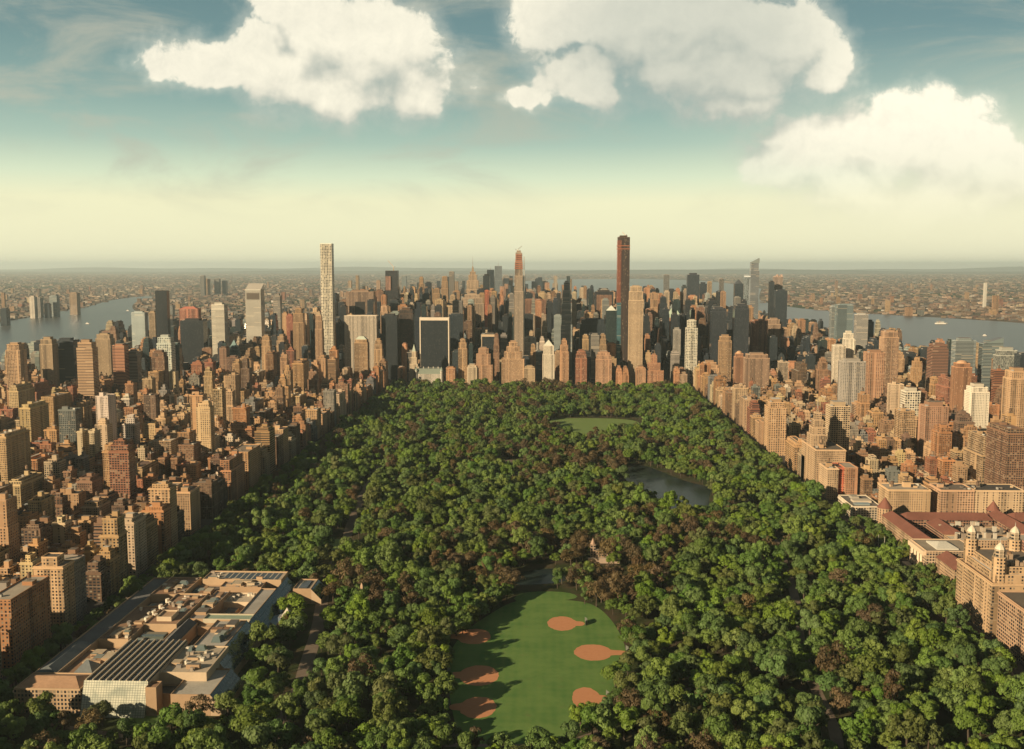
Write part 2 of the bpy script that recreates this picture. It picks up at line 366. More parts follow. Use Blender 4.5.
for i, q in enumerate(PATHS): ribbon('path', q, 5, 'path', ZP + .06 + .004 * i)
# clay infields of the ballfields: round fans whose tails point to home plate
def infield(px, py, rx, ry, tail, tw):
    cx, cy = G(px, py); x1, _ = G(px + rx, py); _, y1 = G(px, py - ry); a = x1 - cx; b = y1 - cy
    pts = []
    sg = 1 if tail > 0 else -1; w = abs(b) * .30
    for k in range(41):
        th = .34 + (2 * math.pi - .68) * k / 40; pts.append((cx + sg * a * math.cos(th), cy + sg * b * math.sin(th)))
    pts += [(cx + sg * (a + abs(tail)), cy - sg * w * (1 if b > 0 else -1)), (cx + sg * (a + abs(tail) + 2.5), cy), (cx + sg * (a + abs(tail)), cy + sg * w * (1 if b > 0 else -1))]
    jr = random.Random(int(px)); return [(x + jr.uniform(-.6, .6), y + jr.uniform(-.6, .6)) for x, y in pts]
for i, a in enumerate([(562, 624, 14.5, 7, 6, 3), (593, 653, 19, 8, 12, 3), (586, 699, 14, 11, 5, 3), (474, 637, 17, 7.5, -6, 3), (479, 676, 20, 10, -6, 3), (478, 708, 18.5, 10.5, -6, 3)]):
    sheet('infield', smooth(ccw(infield(*a)), 2), 'clay', ZP + .045)
# pavements: the park-side sidewalks with a real kerb
for x0, x1 in ((-437, -427), (382, 391)):
    mb = MB(); mb.box(x0, x1, -600, 2800, .3, .55, (.3, .3, .3), 'sidewalk'); o = mb.build('sidewalk'); o['kind'] = 'structure'
# distant hills
for j, (dy, hh, sd) in enumerate(((52000, 190, 1), (72000, 330, 5))):
    rr = random.Random(sd); mb = MB(); ph = [rr.random() * 6 for _ in range(5)]; xs = np.linspace(-60000, 60000, 161)
    hz = [hh * max(.05, .45 + .25 * math.sin(x / 9000 + ph[0]) + .18 * math.sin(x / 3700 + ph[1]) + .1 * math.sin(x / 1500 + ph[2])) for x in xs]
    for i in range(160):
        for (ya, fa), (yb, fb) in (((-3000, 0), (0, 1)), ((0, 1), (4000, 0))):
            mb.face([(xs[i], dy + ya, .5 + hz[i] * fa), (xs[i + 1], dy + ya, .5 + hz[i + 1] * fa), (xs[i + 1], dy + yb, .5 + hz[i + 1] * fb), (xs[i], dy + yb, .5 + hz[i] * fb)], (.3, .3, .3), 'hill')
    o = mb.build('hills'); o['kind'] = 'structure'
# ------------------------------------------------------------------ buildings
PAL = [('tan', (.345, .212, .108)), ('buff', (.385, .268, .155)), ('sandy', (.365, .232, .128)), ('red-brick', (.25, .11, .065)), ('brown-brick', (.20, .12, .072)),
       ('limestone', (.42, .33, .22)), ('grey', (.23, .21, .18)), ('off-white', (.52, .45, .36)), ('orange-brick', (.33, .168, .083)), ('umber', (.14, .09, .06)), ('straw', (.40, .30, .16)), ('slate', (.15, .155, .15))]
PW = [20, 13, 14, 9, 12, 8, 5, 3, 12, 8, 7, 4]
RCOL = [(.12, .10, .08), (.20, .16, .12), (.30, .25, .19), (.07, .065, .06), (.38, .33, .26), (.17, .11, .08), (.45, .42, .37)]
ITEMS = []            # every building: footprint, height, parts, words for its label
def rc(rn): c = rn.choice(RCOL); k = rn.uniform(.8, 1.2); return tuple(v * k for v in c)
def vary(c, rn, a=.16):
    k = rn.uniform(1 - a, 1 + a); return (min(.8, c[0] * k * rn.uniform(.95, 1.05)), min(.8, c[1] * k), min(.8, c[2] * k * rn.uniform(.92, 1.08)), rn.random())
def tank(P, x, y, z, rn, idx):
    mb = P[('water_tank', idx)]; r = rn.uniform(1.7, 2.4); h = rn.uniform(3.2, 4.4); c = rn.choice([(.16, .10, .06), (.22, .15, .10), (.12, .08, .055)])
    for sx in (-1, 1):
        for sy in (-1, 1): P[(('water_tank', idx), 'stand')].box(x + sx * r * .55 - .15, x + sx * r * .55 + .15, y + sy * r * .55 - .15, y + sy * r * .55 + .15, z, z + 2.6, (.06, .055, .05), 'metal')
    mb.cyl(x, y, r, z + 2.6, z + 2.6 + h, c, 'plain', 9); P[(('water_tank', idx), 'tank_roof')].cyl(x, y, r * 1.08, z + 2.6 + h, z + 2.6 + h + 1.4, tuple(v * .8 for v in c), 'plain', 9, 0)
def clutter(P, x0, x1, y0, y1, z, rn, col, n, facm):
    if x1 - x0 < 7 or y1 - y0 < 7: return []
    got = []
    w = min(x1 - x0 - 3, rn.uniform(5, 10)); d = min(y1 - y0 - 3, rn.uniform(5, 9)); bx = rn.uniform(x0 + 1.5, x1 - 1.5 - w); by = rn.uniform(y0 + 1.5, y1 - 1.5 - d); bh = rn.uniform(3.5, 7)
    P[('roof_bulkhead', 0)].box(bx, bx + w, by, by + d, z, z + bh, col, 'plain', rc(rn)); got.append((bx, bx + w, by, by + d))
    if rn.random() < .55: tank(P, bx + w / 2, by + d / 2, z + bh, rn, 0); tk = True
    else: tk = False
    for i in range(n):
        w, d = rn.uniform(1.5, 5), rn.uniform(1.5, 4); x = rn.uniform(x0 + 1, max(x0 + 1.1, x1 - 1 - w)); y = rn.uniform(y0 + 1, max(y0 + 1.1, y1 - 1 - d))
        if any(x < b[1] + .3 and x + w > b[0] - .3 and y < b[3] + .3 and y + d > b[2] - .3 for b in got): continue
        got.append((x, x + w, y, y + d))
        P[('roof_box', i)].box(x, x + w, y, y + d, z, z + rn.uniform(1.2, 3), rn.choice([(.3, .28, .25), (.5, .47, .4), (.14, .12, .1), col]), 'plain', rc(rn))
    return tk
def mass(P, part, x0, x1, y0, y1, z0, z1, col, fac, rn, cornice=False):
    n = 0
    P[part].box(x0, x1, y0, y1, z0, z1, col, fac, top=False, u0=rn.uniform(0, 60), vz=0)
    while ('roof', n) in P: n += 1
    P[('roof', n)].face([(x0, y0, z1 - .01), (x1, y0, z1 - .01), (x1, y1, z1 - .01), (x0, y1, z1 - .01)], rc(rn), 'roof')
    P[(('roof', n), 'parapet')].parapet(x0, x1, y0, y1, z1, tuple(min(.8, v * 1.1) for v in col[:3]))
    if cornice:
        c = tuple(min(.75, v * 1.2) for v in col[:3])
        for a in ((x0 - .9, x1 + .9, y0 - .9, y0), (x0 - .9, x1 + .9, y1, y1 + .9), (x0 - .9, x0, y0, y1), (x1, x1 + .9, y0, y1)): P[(part, 'cornice')].box(*a, z1 - 1.3, z1 - .1, c)
def apartment(x0, x1, y0, y1, h, col, rn, fac='masonry', rich=2):
    P = Parts(); feats = []
    w, d = x1 - x0, y1 - y0
    kind = rn.random()
    if kind < .45 and w > 16 and d > 16 and h > 34:          # stepped upper floors
        z = h * rn.uniform(.66, .82); mass(P, 'wall', x0, x1, y0, y1, 0, z, col, fac, rn, rn.random() < .5)
        a, b, c, e = x0, x1, y0, y1; n = rn.choice([1, 2, 2, 3])
        for i in range(n):
            s = rn.uniform(1.8, 4.2)
            if b - a < 2 * s + 7 or e - c < 2 * s + 7: break
            a, b, c, e = a + s * rn.random() * 1.6, b - s * rn.random() * 1.6, c + s * rn.random() * 1.6, e - s * rn.random() * 1.6
            z2 = z + (h - z) / n; mass(P, ('setback', i), a, b, c, e, z + .01, z2, col, fac, rn); z = z2
        feats.append('with stepped-back upper floors'); tk = clutter(P, a + .6, b - .6, c + .6, e - .6, z, rn, col[:3], 2, fac)
    elif kind < .68 and w > 26 and d > 20:                    # two wings round a light court open to the street
        q = rn.uniform(.3, .38) * w; cd = d * rn.uniform(.35, .6)
        mass(P, ('wall', 0), x0, x0 + q, y0, y1, 0, h, col, fac, rn, True); mass(P, ('wall', 1), x1 - q, x1, y0, y1, 0, h, col, fac, rn, True)
        mass(P, ('wall', 2), x0 + q + .02, x1 - q - .02, y0 + cd, y1, 0, h - rn.uniform(.2, 3), col, fac, rn)
        feats.append('with two wings round a court'); clutter(P, x0 + .6, x0 + q - .6, y0 + .6, y1 - .6, h, rn, col[:3], rich, fac)
        Q = Parts(); tk = clutter(Q, x1 - q + .6, x1 - .6, y0 + .6, y1 - .6, h, rn, col[:3], rich, fac)
        for k, m in Q.items(): P[((k[0][0], k[0][1] + 20), k[1]) if isinstance(k[0], tuple) else (k[0], k[1] + 20)].add(m)
    else:
        mass(P, 'wall', x0, x1, y0, y1, 0, h, col, fac, rn, rn.random() < .55)
        if rn.random() < .4 and w > 12 and d > 12:
            i = rn.uniform(2.5, 4.5); hp = rn.uniform(3, 6.5); mass(P, 'penthouse', x0 + i, x1 - i, y0 + i * rn.uniform(.6, 1.4), y1 - i, h + .01, h + hp, vary(col, rn), fac, rn)
            feats.append('with a set-in penthouse'); tk = clutter(P, x0 + i + .6, x1 - i - .6, y0 + i * 1.4 + .6, y1 - i - .6, h + hp, rn, col[:3], rich, fac)
        else: feats.append('with a flat parapet roof'); tk = clutter(P, x0 + .6, x1 - .6, y0 + .6, y1 - .6, h, rn, col[:3], rich + 1, fac)
    if tk: feats[0] = feats[0].replace('with ', 'with a water tank and ', 1) if 'penthouse' not in feats[0] and 'two' not in feats[0] else 'with a rooftop water tank'
    return P, feats[0]
def rowhouse(x0, x1, y0, y1, h, col, rn):
    P = Parts()
    P['wall'].box(x0, x1, y0, y1, 0, h, col, 'masonry', top=False, u0=rn.uniform(0, 60))
    P['roof'].face([(x0, y0, h), (x1, y0, h), (x1, y1, h), (x0, y1, h)], rc(rn), 'roof')
    P['parapet'].parapet(x0, x1, y0, y1, h, tuple(v * 1.1 for v in col[:3]), t=.35, h=.8)
    if rn.random() < .8:
        w = rn.uniform(1.6, 3); yb = rn.uniform(y0 + 1, y1 - 4); P[('roof_bulkhead', 0)].box(x0 + .8, x0 + .8 + w, yb, yb + rn.uniform(2, 3), h, h + rn.uniform(2, 2.8), rn.choice([(.5, .45, .38), (.22, .15, .1), (.3, .28, .25)]), 'plain', rc(rn))
    if rn.random() < .7: P[('chimney', 0)].box(x1 - 1.6, x1 - .7, y0 + 2, y0 + 3, h, h + rn.uniform(1.5, 2.6), (.25, .12, .08))
    return P, rn.choice(['with a tarred roof', 'with a roof hatch', 'with a low parapet'])
def tower(x0, x1, y0, y1, h, col, fac, rn, tiers=None, cap=None, rcol=None):
    """A high building of stacked tiers [(top as a fraction of h, shrink)], then a cap."""
    P = Parts(); z = 0.0; cx, cy = (x0 + x1) / 2, (y0 + y1) / 2
    tiers = tiers or [(1.0, 0)]
    for i, (f, s) in enumerate(tiers):
        a, b, c, e = cx + (x0 - cx) * (1 - s), cx + (x1 - cx) * (1 - s), cy + (y0 - cy) * (1 - s), cy + (y1 - cy) * (1 - s)
        z2 = h * f; part = 'wall' if i == 0 else ('setback', i)
        P[part].box(a, b, c, e, z + (.01 if i else 0), z2, col, fac, top=False, u0=rn.uniform(0, 60))
        P[('roof', i)].face([(a, c, z2 - .01), (b, c, z2 - .01), (b, e, z2 - .01), (a, e, z2 - .01)], rcol or rc(rn), 'roof')
        P[(('roof', i), 'parapet')].parapet(a, b, c, e, z2, tuple(min(.7, v * 1.05) for v in col[:3]), h=1.4, t=.7); z = z2
    w, d = b - a, e - c; sq = lambda k: [(cx - w * k / 2, cy - d * k / 2), (cx + w * k / 2, cy - d * k / 2), (cx + w * k / 2, cy + d * k / 2), (cx - w * k / 2, cy + d * k / 2)]
    dk = tuple(v * .7 for v in col[:3])
    if cap is None: P[('roof_bulkhead', 0)].box(cx - w * .32, cx + w * .3, cy - d * .3, cy + d * .34, z, z + rn.uniform(4, 8), dk, 'plain', rc(rn)); P[('roof_box', 0)].box(cx - w * .42, cx - w * .36, cy - d * .4, cy - d * .1, z, z + 3, (.3, .28, .25))
    elif cap[0] == 'pyramid': P['pyramid_roof'].taper(sq(.94), z, z + cap[1], .02, cap[2], 'copper')
    elif cap[0] == 'spire': P['spire'].taper(sq(.5), z, z + cap[1] * .35, .35, col, fac); P['spire'].cyl(cx, cy, min(w, d) * .1, z + cap[1] * .35, z + cap[1], (.35, .33, .3), 'metal', 6, .2)
    elif cap[0] == 'needle': P['needle'].cyl(cx, cy, cap[2] if len(cap) > 2 else 1.2, z, z + cap[1], (.4, .38, .34), 'metal', 6, .3)
    elif cap[0] == 'mansard': P['mansard_roof'].taper(sq(.98), z, z + cap[1], .45, cap[2], 'copper', cap[2])
    elif cap[0] == 'dome':
        for i in range(4): P['dome'].taper([(cx + math.cos(k * .5236) * w * .45 * math.cos(i * .37), cy + math.sin(k * .5236) * d * .45 * math.cos(i * .37)) for k in range(12)], z + cap[1] * math.sin(i * .37), z + cap[1] * math.sin((i + 1) * .37), max(.02, math.cos((i + 1) * .37) / math.cos(i * .37)), cap[2], 'copper')
    return P
def crane(x, y, z, h, jib, ang, label):
    mb = Parts(); ca, sa = math.cos(ang), math.sin(ang)
    mb['mast'].box(x - .9, x + .9, y - .9, y + .9, z, z + h, (.5, .3, .12), 'metal')
    n = 8
    for i in range(n):       # luffing jib rising from the mast head
        a, b = jib * i / n, jib * (i + 1) / n; za, zb = z + h + a * .75, z + h + b * .75
        px, py = x + ca * a, y + sa * a; qx, qy = x + ca * b, y + sa * b
        mb['jib'].face([(px, py - .6, za - .7), (qx, qy - .6, zb - .7), (qx, qy - .6, zb + .7), (px, py - .6, za + .7)], (.55, .3, .12), 'metal')
        mb['jib'].face([(px, py + .6, za + .7), (qx, qy + .6, zb + .7), (qx, qy + .6, zb - .7), (px, py + .6, za - .7)], (.55, .3, .12), 'metal')
        mb['jib'].face([(px, py - .6, za + .7), (qx, qy - .6, zb + .7), (qx, qy + .6, zb + .7), (px, py + .6, za + .7)], (.55, .3, .12), 'metal')
    mb['counterweight'].box(x - ca * 7 - 1.5, x - ca * 7 + 1.5, y - 1.5, y + 1.5, z + h - 1.5, z + h + 1.5, (.3, .3, .3)); mb['cab'].box(x - 1.6, x + 1.6, y - 2.4, y - .9, z + h - 2.5, z + h, (.6, .58, .5))
    return mb.thing('tower_crane', (x, y, z), label, 'crane', 'cranes on the unfinished towers')
def add(kind, name, x0, x1, y0, y1, h, P, words=None, label=None, cat='building', group=None, hand=False, htop=None):
    ITEMS.append(dict(kind=kind, name=name, x0=x0, x1=x1, y0=y0, y1=y1, h=htop or h, P=P, words=words, label=label, cat=cat, group=group, hand=hand, vis=0, cx=0, cy=0))

# ---- towers known one by one: picture survey of left edge, right edge and roofline, with the distance south at which each stands
TAN, BUF, LIM, BRK, BRN, WHT, GRY = (.36, .235, .132), (.40, .295, .185), (.46, .37, .26), (.29, .13, .078), (.18, .108, .07), (.60, .54, .45), (.27, .25, .22)
DK, DKB, DKG, TEAL, LGL = (.035, .037, .04), (.04, .05, .06), (.03, .05, .045), (.10, .16, .16), (.28, .32, .31)
S2 = [(.80, 0), (.92, .10), (1, .26)]; S3 = [(.62, 0), (.78, .09), (.9, .18), (1, .34)]; S1 = [(.92, 0), (1, .14)]
HAND = [
 # x0, x1, ytop, Y, depth, colour, facade, tiers, cap, label
 (320, 331.5, 244, 2990, 29, (.74, .68, .54), 'framed', None, ('needle', .5), 'very tall slender off-white square tower gridded with big square windows'),
 (245, 260.5, 290, 3420, 44, (.70, .66, .56), 'banded', None, ('needle', .5), 'broad white tower with a dark slot below its sloped crown'),
 (211, 224, 305, 3100, 36, (.62, .58, .48), 'banded', [(.94, 0), (1, .02)], None, 'pale banded tower with a bright white top, left of the slotted white tower'),
 (180, 203, 321, 3150, 40, DK, 'curtain', None, None, 'broad black office block in front of a red-roofed building'),
 (179, 198, 309, 3380, 30, (.34, .15, .10), 'masonry', None, ('mansard', 8, (.36, .13, .09)), 'red-roofed block rising behind the broad black office block'),
 (155, 166.5, 291, 3500, 25, (.03, .028, .027), 'curtain', None, ('needle', .5), 'slim black tower standing alone beside the wide river'),
 (131, 144.5, 313, 3350, 28, (.42, .48, .47), 'banded', None, None, 'pale blue-white glass tower at the river end, left of the slim black tower'),
 (148.5, 155, 313, 3560, 20, BUF, 'punched', None, None, 'slim beige slab touching the left side of the slim black tower'),
 (156, 171, 338, 2600, 28, (.50, .54, .48), 'framed', [(.9, 0), (1, .15)], None, 'light green-white gridded apartment tower below the slim black tower'),
 (151, 164, 353, 2350, 26, BRN, 'masonry', S1, None, 'dark brown tower in front of the light green-white gridded tower'),
 (171, 179, 345, 2650, 20, TEAL, 'curtain', None, None, 'small teal glass tower right of the light green-white gridded tower'),
 (5, 19.5, 345, 2250, 30, (.44, .29, .17), 'masonry', S1, None, 'tall tan brick tower near the left edge with a narrowed top'),
 (39, 52, 340, 2550, 30, BUF, 'ribbed', S1, None, 'buff twin-shouldered tower left of a dark tower pair by the river'),
 (55, 73, 341, 2600, 30, DKB, 'banded', None, None, 'dark blue-grey slab between the buff tower and the striped tan tower'),
 (76, 92, 343, 2300, 28, (.42, .28, .17), 'banded', S1, None, 'tan tower with horizontal stripes, left of a cluster of buff slabs'),
 (95, 110, 335, 2750, 30, BUF, 'ribbed', S1, None, 'tall buff slab rising against the river, right of the striped tan tower'),
 (112, 124, 346, 2420, 26, (.4, .2, .12), 'banded', None, None, 'orange-brown banded tower right of the tall buff slab'),
 (126, 137, 352, 2450, 24, GRY, 'banded', [(.93, 0), (1, .3)], None, 'grey tower with a pale rounded top below the blue-white glass tower'),
 (228, 238, 347, 3000, 22, TEAL, 'curtain', S2, ('pyramid', 22, (.14, .22, .22)), 'teal glass tower with a pointed top, right of the bright-topped tower'),
 (238, 251, 359, 2850, 24, TAN, 'ribbed', S1, None, 'tan ribbed block right of the pointed teal glass tower'),
 (273, 280, 296, 3700, 26, GRY, 'banded', [(.93, 0), (1, 0)], None, 'slim grey tower with a white cap, right of the slotted white tower'),
 (286, 292.5, 316, 3300, 24, (.36, .14, .09), 'ribbed', None, None, 'slim red-brown tower beside a tan twin-width tower'),
 (292.5, 303, 309, 3000, 26, TAN, 'ribbed', [(.8, 0), (.93, .08), (1, .35)], None, 'tall tan ribbed tower left of the slender off-white square tower'),
 (261, 270, 337, 2850, 22, TAN, 'masonry', S2, None, 'slim tan tower with stepped top below the slotted white tower'),
 (314.5, 322, 316, 2900, 20, (.40, .26, .16), 'ribbed', S2, ('pyramid', 16, (.3, .22, .14)), 'narrow tan pointed tower against the left side of the slender off-white tower'),
 (338, 344.5, 303, 3450, 26, DK, 'curtain', None, None, 'narrow dark tower just right of the slender off-white tower'),
 (346, 373.5, 292, 3500, 40, (.30, .21, .15), 'ribbed', None, None, 'brown office block with a dark window opening behind the white ribbed slab'),
 (344, 376.5, 316, 2960, 36, (.56, .48, .38), 'ribbed', None, ('needle', .5), 'broad white ribbed slab facing the park corner'),
 (381, 397, 316, 2980, 34, DK, 'curtain', None, None, 'dark glass tower between the white ribbed slab and a bronze tower'),
 (384.5, 398, 271, 3900, 40, (.06, .055, .055), 'curtain', [(.8, 0), (1, .1)], ('needle', .5), 'unfinished dark tower with a crane on its top behind the dark glass tower'),
 (398.6, 413, 310, 3040, 30, (.10, .065, .045), 'curtain', [(.94, 0), (1, .08)], None, 'bronze-brown glass tower right of the dark glass tower'),
 (409.5, 417.5, 352, 2850, 20, LIM, 'masonry', [(.62, 0), (.82, .2), (1, .5)], ('pyramid', 22, (.36, .40, .32)), 'pale hotel tower with a slender pointed roof at the park corner'),
 (354, 367.5, 340, 2850, 26, TAN, 'masonry', [(.93, 0), (1, .1)], ('mansard', 10, (.4, .44, .36)), 'tan hotel tower with pale mansard roof in front of the white ribbed slab'),
 (374, 382, 341, 2860, 22, TAN, 'masonry', S2, None, 'tan stepped tower right of the mansard-roofed hotel tower'),
 (420.5, 448, 318, 2930, 30, DK, 'curtain', None, ('needle', .5), 'broad black office slab framed with white stone edges'),
 (448.5, 463, 315, 3050, 34, DKB, 'curtain', None, None, 'dark blue glass tower right of the white-edged black slab'),
 (460, 484, 295, 3700, 30, (.40, .30, .21), 'ribbed', [(.86, 0), (.95, .12), (1, .35)], None, 'massive tan stepped slab tower with the spired tower rising behind it'),
 (465.5, 479.5, 272, 4950, 40, (.44, .32, .21), 'ribbed', [(.72, 0), (.86, .16), (.95, .4), (1, .6)], ('spire', 80), 'tan stepped tower with tall needle spire on the skyline'),
 (483, 489.5, 276, 4100, 26, DK, 'curtain', None, None, 'narrow black tower right of the spired tan tower'),
 (484.5, 489, 291, 3500, 18, (.46, .15, .08), 'ribbed', None, None, 'narrow orange-red tower in front of the narrow black tower'),
 (494, 502.5, 266, 9500, 60, (.25, .28, .3), 'curtain', [(.6, 0), (1, .15)], ('needle', 60), 'far grey glass tower on the downtown horizon, left of the thin red-topped tower'),
 (514, 523.5, 253, 2960, 18, (.36, .29, .22), 'ribbed', [(.7, 0), (.82, .1), (.93, .2), (1, .3)], None, 'thin unfinished tower with red top and tan lower shaft'),
 (521, 546, 300, 3700, 36, (.24, .13, .085), 'ribbed', None, None, 'broad brown slab behind the thin red-topped tower'),
 (520, 533, 315, 3250, 26, DK, 'curtain', None, None, 'black tower immediately right of the thin red-topped tower'),
 (533.5, 546.5, 315, 3350, 30, (.36, .28, .2), 'ribbed', None, None, 'tan ribbed slab right of the black tower by the thin red-topped tower'),
 (482, 497, 335, 2980, 30, DK, 'curtain', None, None, 'black office slab with tan edge, left of the thin red-topped tower'),
 (458, 467, 340, 2855, 22, TAN, 'masonry', [(.8, 0), (.93, .14), (1, .4)], None, 'slim tan tower facing the park, right of the white-edged black slab'),
 (474, 492.5, 349, 2840, 28, (.38, .23, .14), 'masonry', [(.55, 0), (.85, .22), (1, .45)], None, 'tan-brown stepped hotel facing the park below the massive tan slab'),
 (467, 477, 366, 2836, 20, LIM, 'masonry', S1, None, 'low pale stepped block facing the park, left of the tan-brown stepped hotel'),
 (501.5, 524.5, 343, 2840, 30, (.42, .27, .16), 'masonry', [(.62, 0), (.78, .22), (.9, .42), (1, .62)], None, 'wide tan stepped apartment tower facing the park below the thin red-topped tower'),
 (520, 540, 338, 2990, 30, (.44, .41, .35), 'masonry', [(.7, 0), (.88, .15), (1, .4)], None, 'light grey stepped block behind the wide tan stepped tower'),
 (524, 535, 367, 2836, 22, BUF, 'masonry', S1, None, 'low buff block facing the park right of the wide tan stepped tower'),
 (542.5, 554.5, 346, 2840, 26, (.58, .51, .4), 'masonry', [(.78, 0), (1, .12)], ('pyramid', 17, (.5, .5, .42)), 'white apartment tower with a steep pointed roof facing the park'),
 (547, 553.5, 303, 3450, 24, DK, 'curtain', None, None, 'narrow dark tower behind the white pointed-roof apartment tower'),
 (561, 572.5, 283, 3080, 28, (.40, .44, .42), 'banded', [(.55, 0), (.78, .12), (.92, .3), (1, .5)], None, 'silvery stacked glass tower stepping narrower toward its top'),
 (554, 562, 316, 3150, 24, LGL, 'banded', None, None, 'pale glass tower against the left of the silvery stacked tower'),
 (559.5, 569, 341, 2842, 22, (.40, .23, .13), 'masonry', [(.75, 0), (.9, .15), (1, .45)], None, 'orange-tan pointed apartment tower right of the white pointed-roof tower'),
 (575.5, 587, 352, 2842, 24, BRK, 'masonry', S2, None, 'red-brick stepped apartment tower facing the park left of a dark gap'),
 (580, 606, 320, 3150, 40, DKB, 'curtain', S1, None, 'broad dark blue-black slab behind the red-brick stepped tower'),
 (595, 613.5, 292, 3650, 36, (.05, .045, .045), 'curtain', None, None, 'dark-framed office tower left of the tallest unfinished tower'),
 (606, 617, 311, 3040, 26, DKG, 'curtain', None, ('pyramid', 17, (.5, .52, .46)), 'dark green glass tower with a white pointed cap'),
 (596, 612, 353, 2842, 24, (.4, .24, .15), 'masonry', S2, None, 'tan brick stepped block below the dark green white-capped tower'),
 (618, 630, 237.5, 2960, 32, (.085, .055, .042), 'ribbed', None, None, 'tallest unfinished tower with orange-red upper wall and blue-green glass below'),
 (629.5, 643.5, 287, 2900, 30, (.46, .34, .22), 'masonry', [(.86, 0), (.95, .05), (1, .2)], None, 'tall tan limestone apartment tower touching the tallest unfinished tower'),
 (636, 646, 368, 2838, 22, (.42, .25, .15), 'masonry', S1, None, 'low tan block at the foot of the tall tan limestone tower'),
 (645, 664, 356, 2842, 28, (.36, .19, .11), 'masonry', [(.5, 0), (.75, .35), (1, .68)], None, 'red-brown stepped apartment building with a raised centre, facing the park'),
 (664, 684.5, 318, 3420, 40, (.42, .24, .15), 'ribbed', [(.9, 0), (1, .14)], ('pyramid', 42, (.34, .42, .34)), 'orange brick office tower with a pale green pyramid roof'),
 (664, 669.5, 275, 7600, 40, GRY, 'curtain', None, None, 'far grey tower standing by the harbour water'),
 (673, 681, 330, 3080, 20, (.34, .32, .28), 'ribbed', None, None, 'slim grey slab in front of the green-pyramid tower'),
 (688, 699.5, 275, 3900, 36, (.06, .07, .085), 'curtain', None, None, 'dark blue glass slab tower left of the twin dark glass towers'),
 (686.5, 698, 321, 2900, 24, (.60, .57, .47), 'framed', [(.88, 0), (1, .25)], None, 'narrow white gridded apartment tower rising at the park corner'),
 (712, 727, 309, 2900, 34, (.05, .055, .065), 'curtain', [(.96, 0), (1, .1)], None, 'left one of the twin dark glass towers at the park corner'),
 (735, 749.5, 306, 2900, 34, (.05, .055, .065), 'curtain', [(.96, 0), (1, .1)], None, 'right one of the twin dark glass towers at the park corner'),
 (726, 736, 332, 2925, 26, (.045, .05, .06), 'curtain', None, None, 'lower dark glass block joining the twin dark glass towers'),
 (735, 743.5, 284, 4300, 30, DKB, 'curtain', None, ('pyramid', 20, (.06, .07, .08)), 'dark glass tower with a slanted peak behind the twin towers'),
 (751, 759.5, 263, 4500, 36, (.26, .29, .31), 'banded', [(.9, 0), (1, .12)], None, 'tall grey glass tower with an angled crown above the river district'),
 (744.5, 751, 276, 4550, 30, (.36, .42, .44), 'curtain', None, None, 'pale blue glass tower attached to the left of the angled-crown tower'),
 (770, 774.5, 282, 4400, 26, DK, 'curtain', None, None, 'thin black tower right of the angled-crown grey tower'),
 (774.5, 783, 277, 4450, 30, (.36, .28, .23), 'ribbed', None, None, 'concrete tower under construction with a ragged top'),
 (776, 787.5, 291, 4100, 36, DKB, 'curtain', None, None, 'dark bluish glass tower in front of the concrete tower'),
 (752, 768, 321, 3000, 28, (.30, .15, .10), 'ribbed', None, None, 'red-brown ribbed slab right of the twin dark glass towers'),
 (768.5, 781, 320, 3080, 28, (.36, .25, .17), 'ribbed', S1, None, 'tan-brown slab right of the red-brown ribbed slab'),
 (720, 732, 337, 2780, 26, TAN, 'masonry', S1, None, 'tan tower in front of the twin dark glass towers'),
 (735.5, 744.5, 354, 2660, 24, (.4, .21, .12), 'ribbed', [(.92, 0), (1, .2)], ('dome', 8, (.4, .25, .15)), 'orange-brick tower with rounded top below the twin dark glass towers'),
 (701, 720, 363, 2790, 36, (.42, .27, .16), 'masonry', S3, None, 'tan stepped apartment building at the corner where the park ends'),
 (746, 770, 355, 2580, 34, (.36, .24, .16), 'ribbed', S1, None, 'wide tan ribbed slab rising behind the park-front row'),
 (838, 853.5, 305, 3500, 36, (.20, .26, .27), 'banded', None, None, 'blue-grey glass tower by the wide right-hand river'),
 (832, 838.5, 307, 3560, 30, (.28, .32, .32), 'banded', None, None, 'slim glass slab against the left of the blue-grey river tower'),
 (857, 868.5, 315, 3300, 30, (.46, .44, .4), 'banded', None, None, 'light grey tower with a dark neighbour by the right-hand river'),
 (868.5, 874, 322, 3350, 24, DK, 'curtain', None, None, 'narrow dark slab right of the light grey river tower'),
 (884, 899.5, 332, 2500, 34, (.42, .27, .17), 'masonry', S1, None, 'tall tan brick tower with stepped crown in front of the right-hand river'),
 (868, 885.5, 353, 2300, 34, (.36, .21, .13), 'masonry', None, None, 'orange-brown brick tower left of the tall stepped-crown tower'),
 (933, 949, 345, 2450, 36, (.20, .11, .075), 'banded', [(.93, 0), (1, .14)], None, 'dark brown-brick tower with rounded banded top near the right-hand river'),
 (957, 972.5, 364, 2150, 30, (.42, .22, .12), 'ribbed', [(.94, 0), (1, .2)], ('dome', 7, (.44, .27, .16)), 'orange-brick tower with a domed top near the right edge'),
 (956, 976.5, 341, 2750, 30, (.24, .28, .28), 'banded', None, None, 'grey-blue glass tower behind the orange-brick domed tower'),
 (984, 1003.5, 344, 2550, 30, (.18, .22, .22), 'banded', None, None, 'dark glass tower with slanted roof near the right edge'),
 (999, 1019.5, 351, 2350, 30, (.40, .41, .36), 'curtain', S1, None, 'pale glass tower with uneven top at the right edge'),
 (1020.5, 1030, 355, 2300, 30, DKB, 'curtain', None, None, 'dark glass tower cut by the right edge'),
 (906, 921, 392, 1950, 30, (.55, .5, .4), 'framed', None, None, 'light gridded apartment slab below the tall stepped-crown tower'),
 (921, 927, 392, 1960, 26, (.25, .14, .09), 'masonry', None, None, 'brown end wall of a slab beside the light gridded slab'),
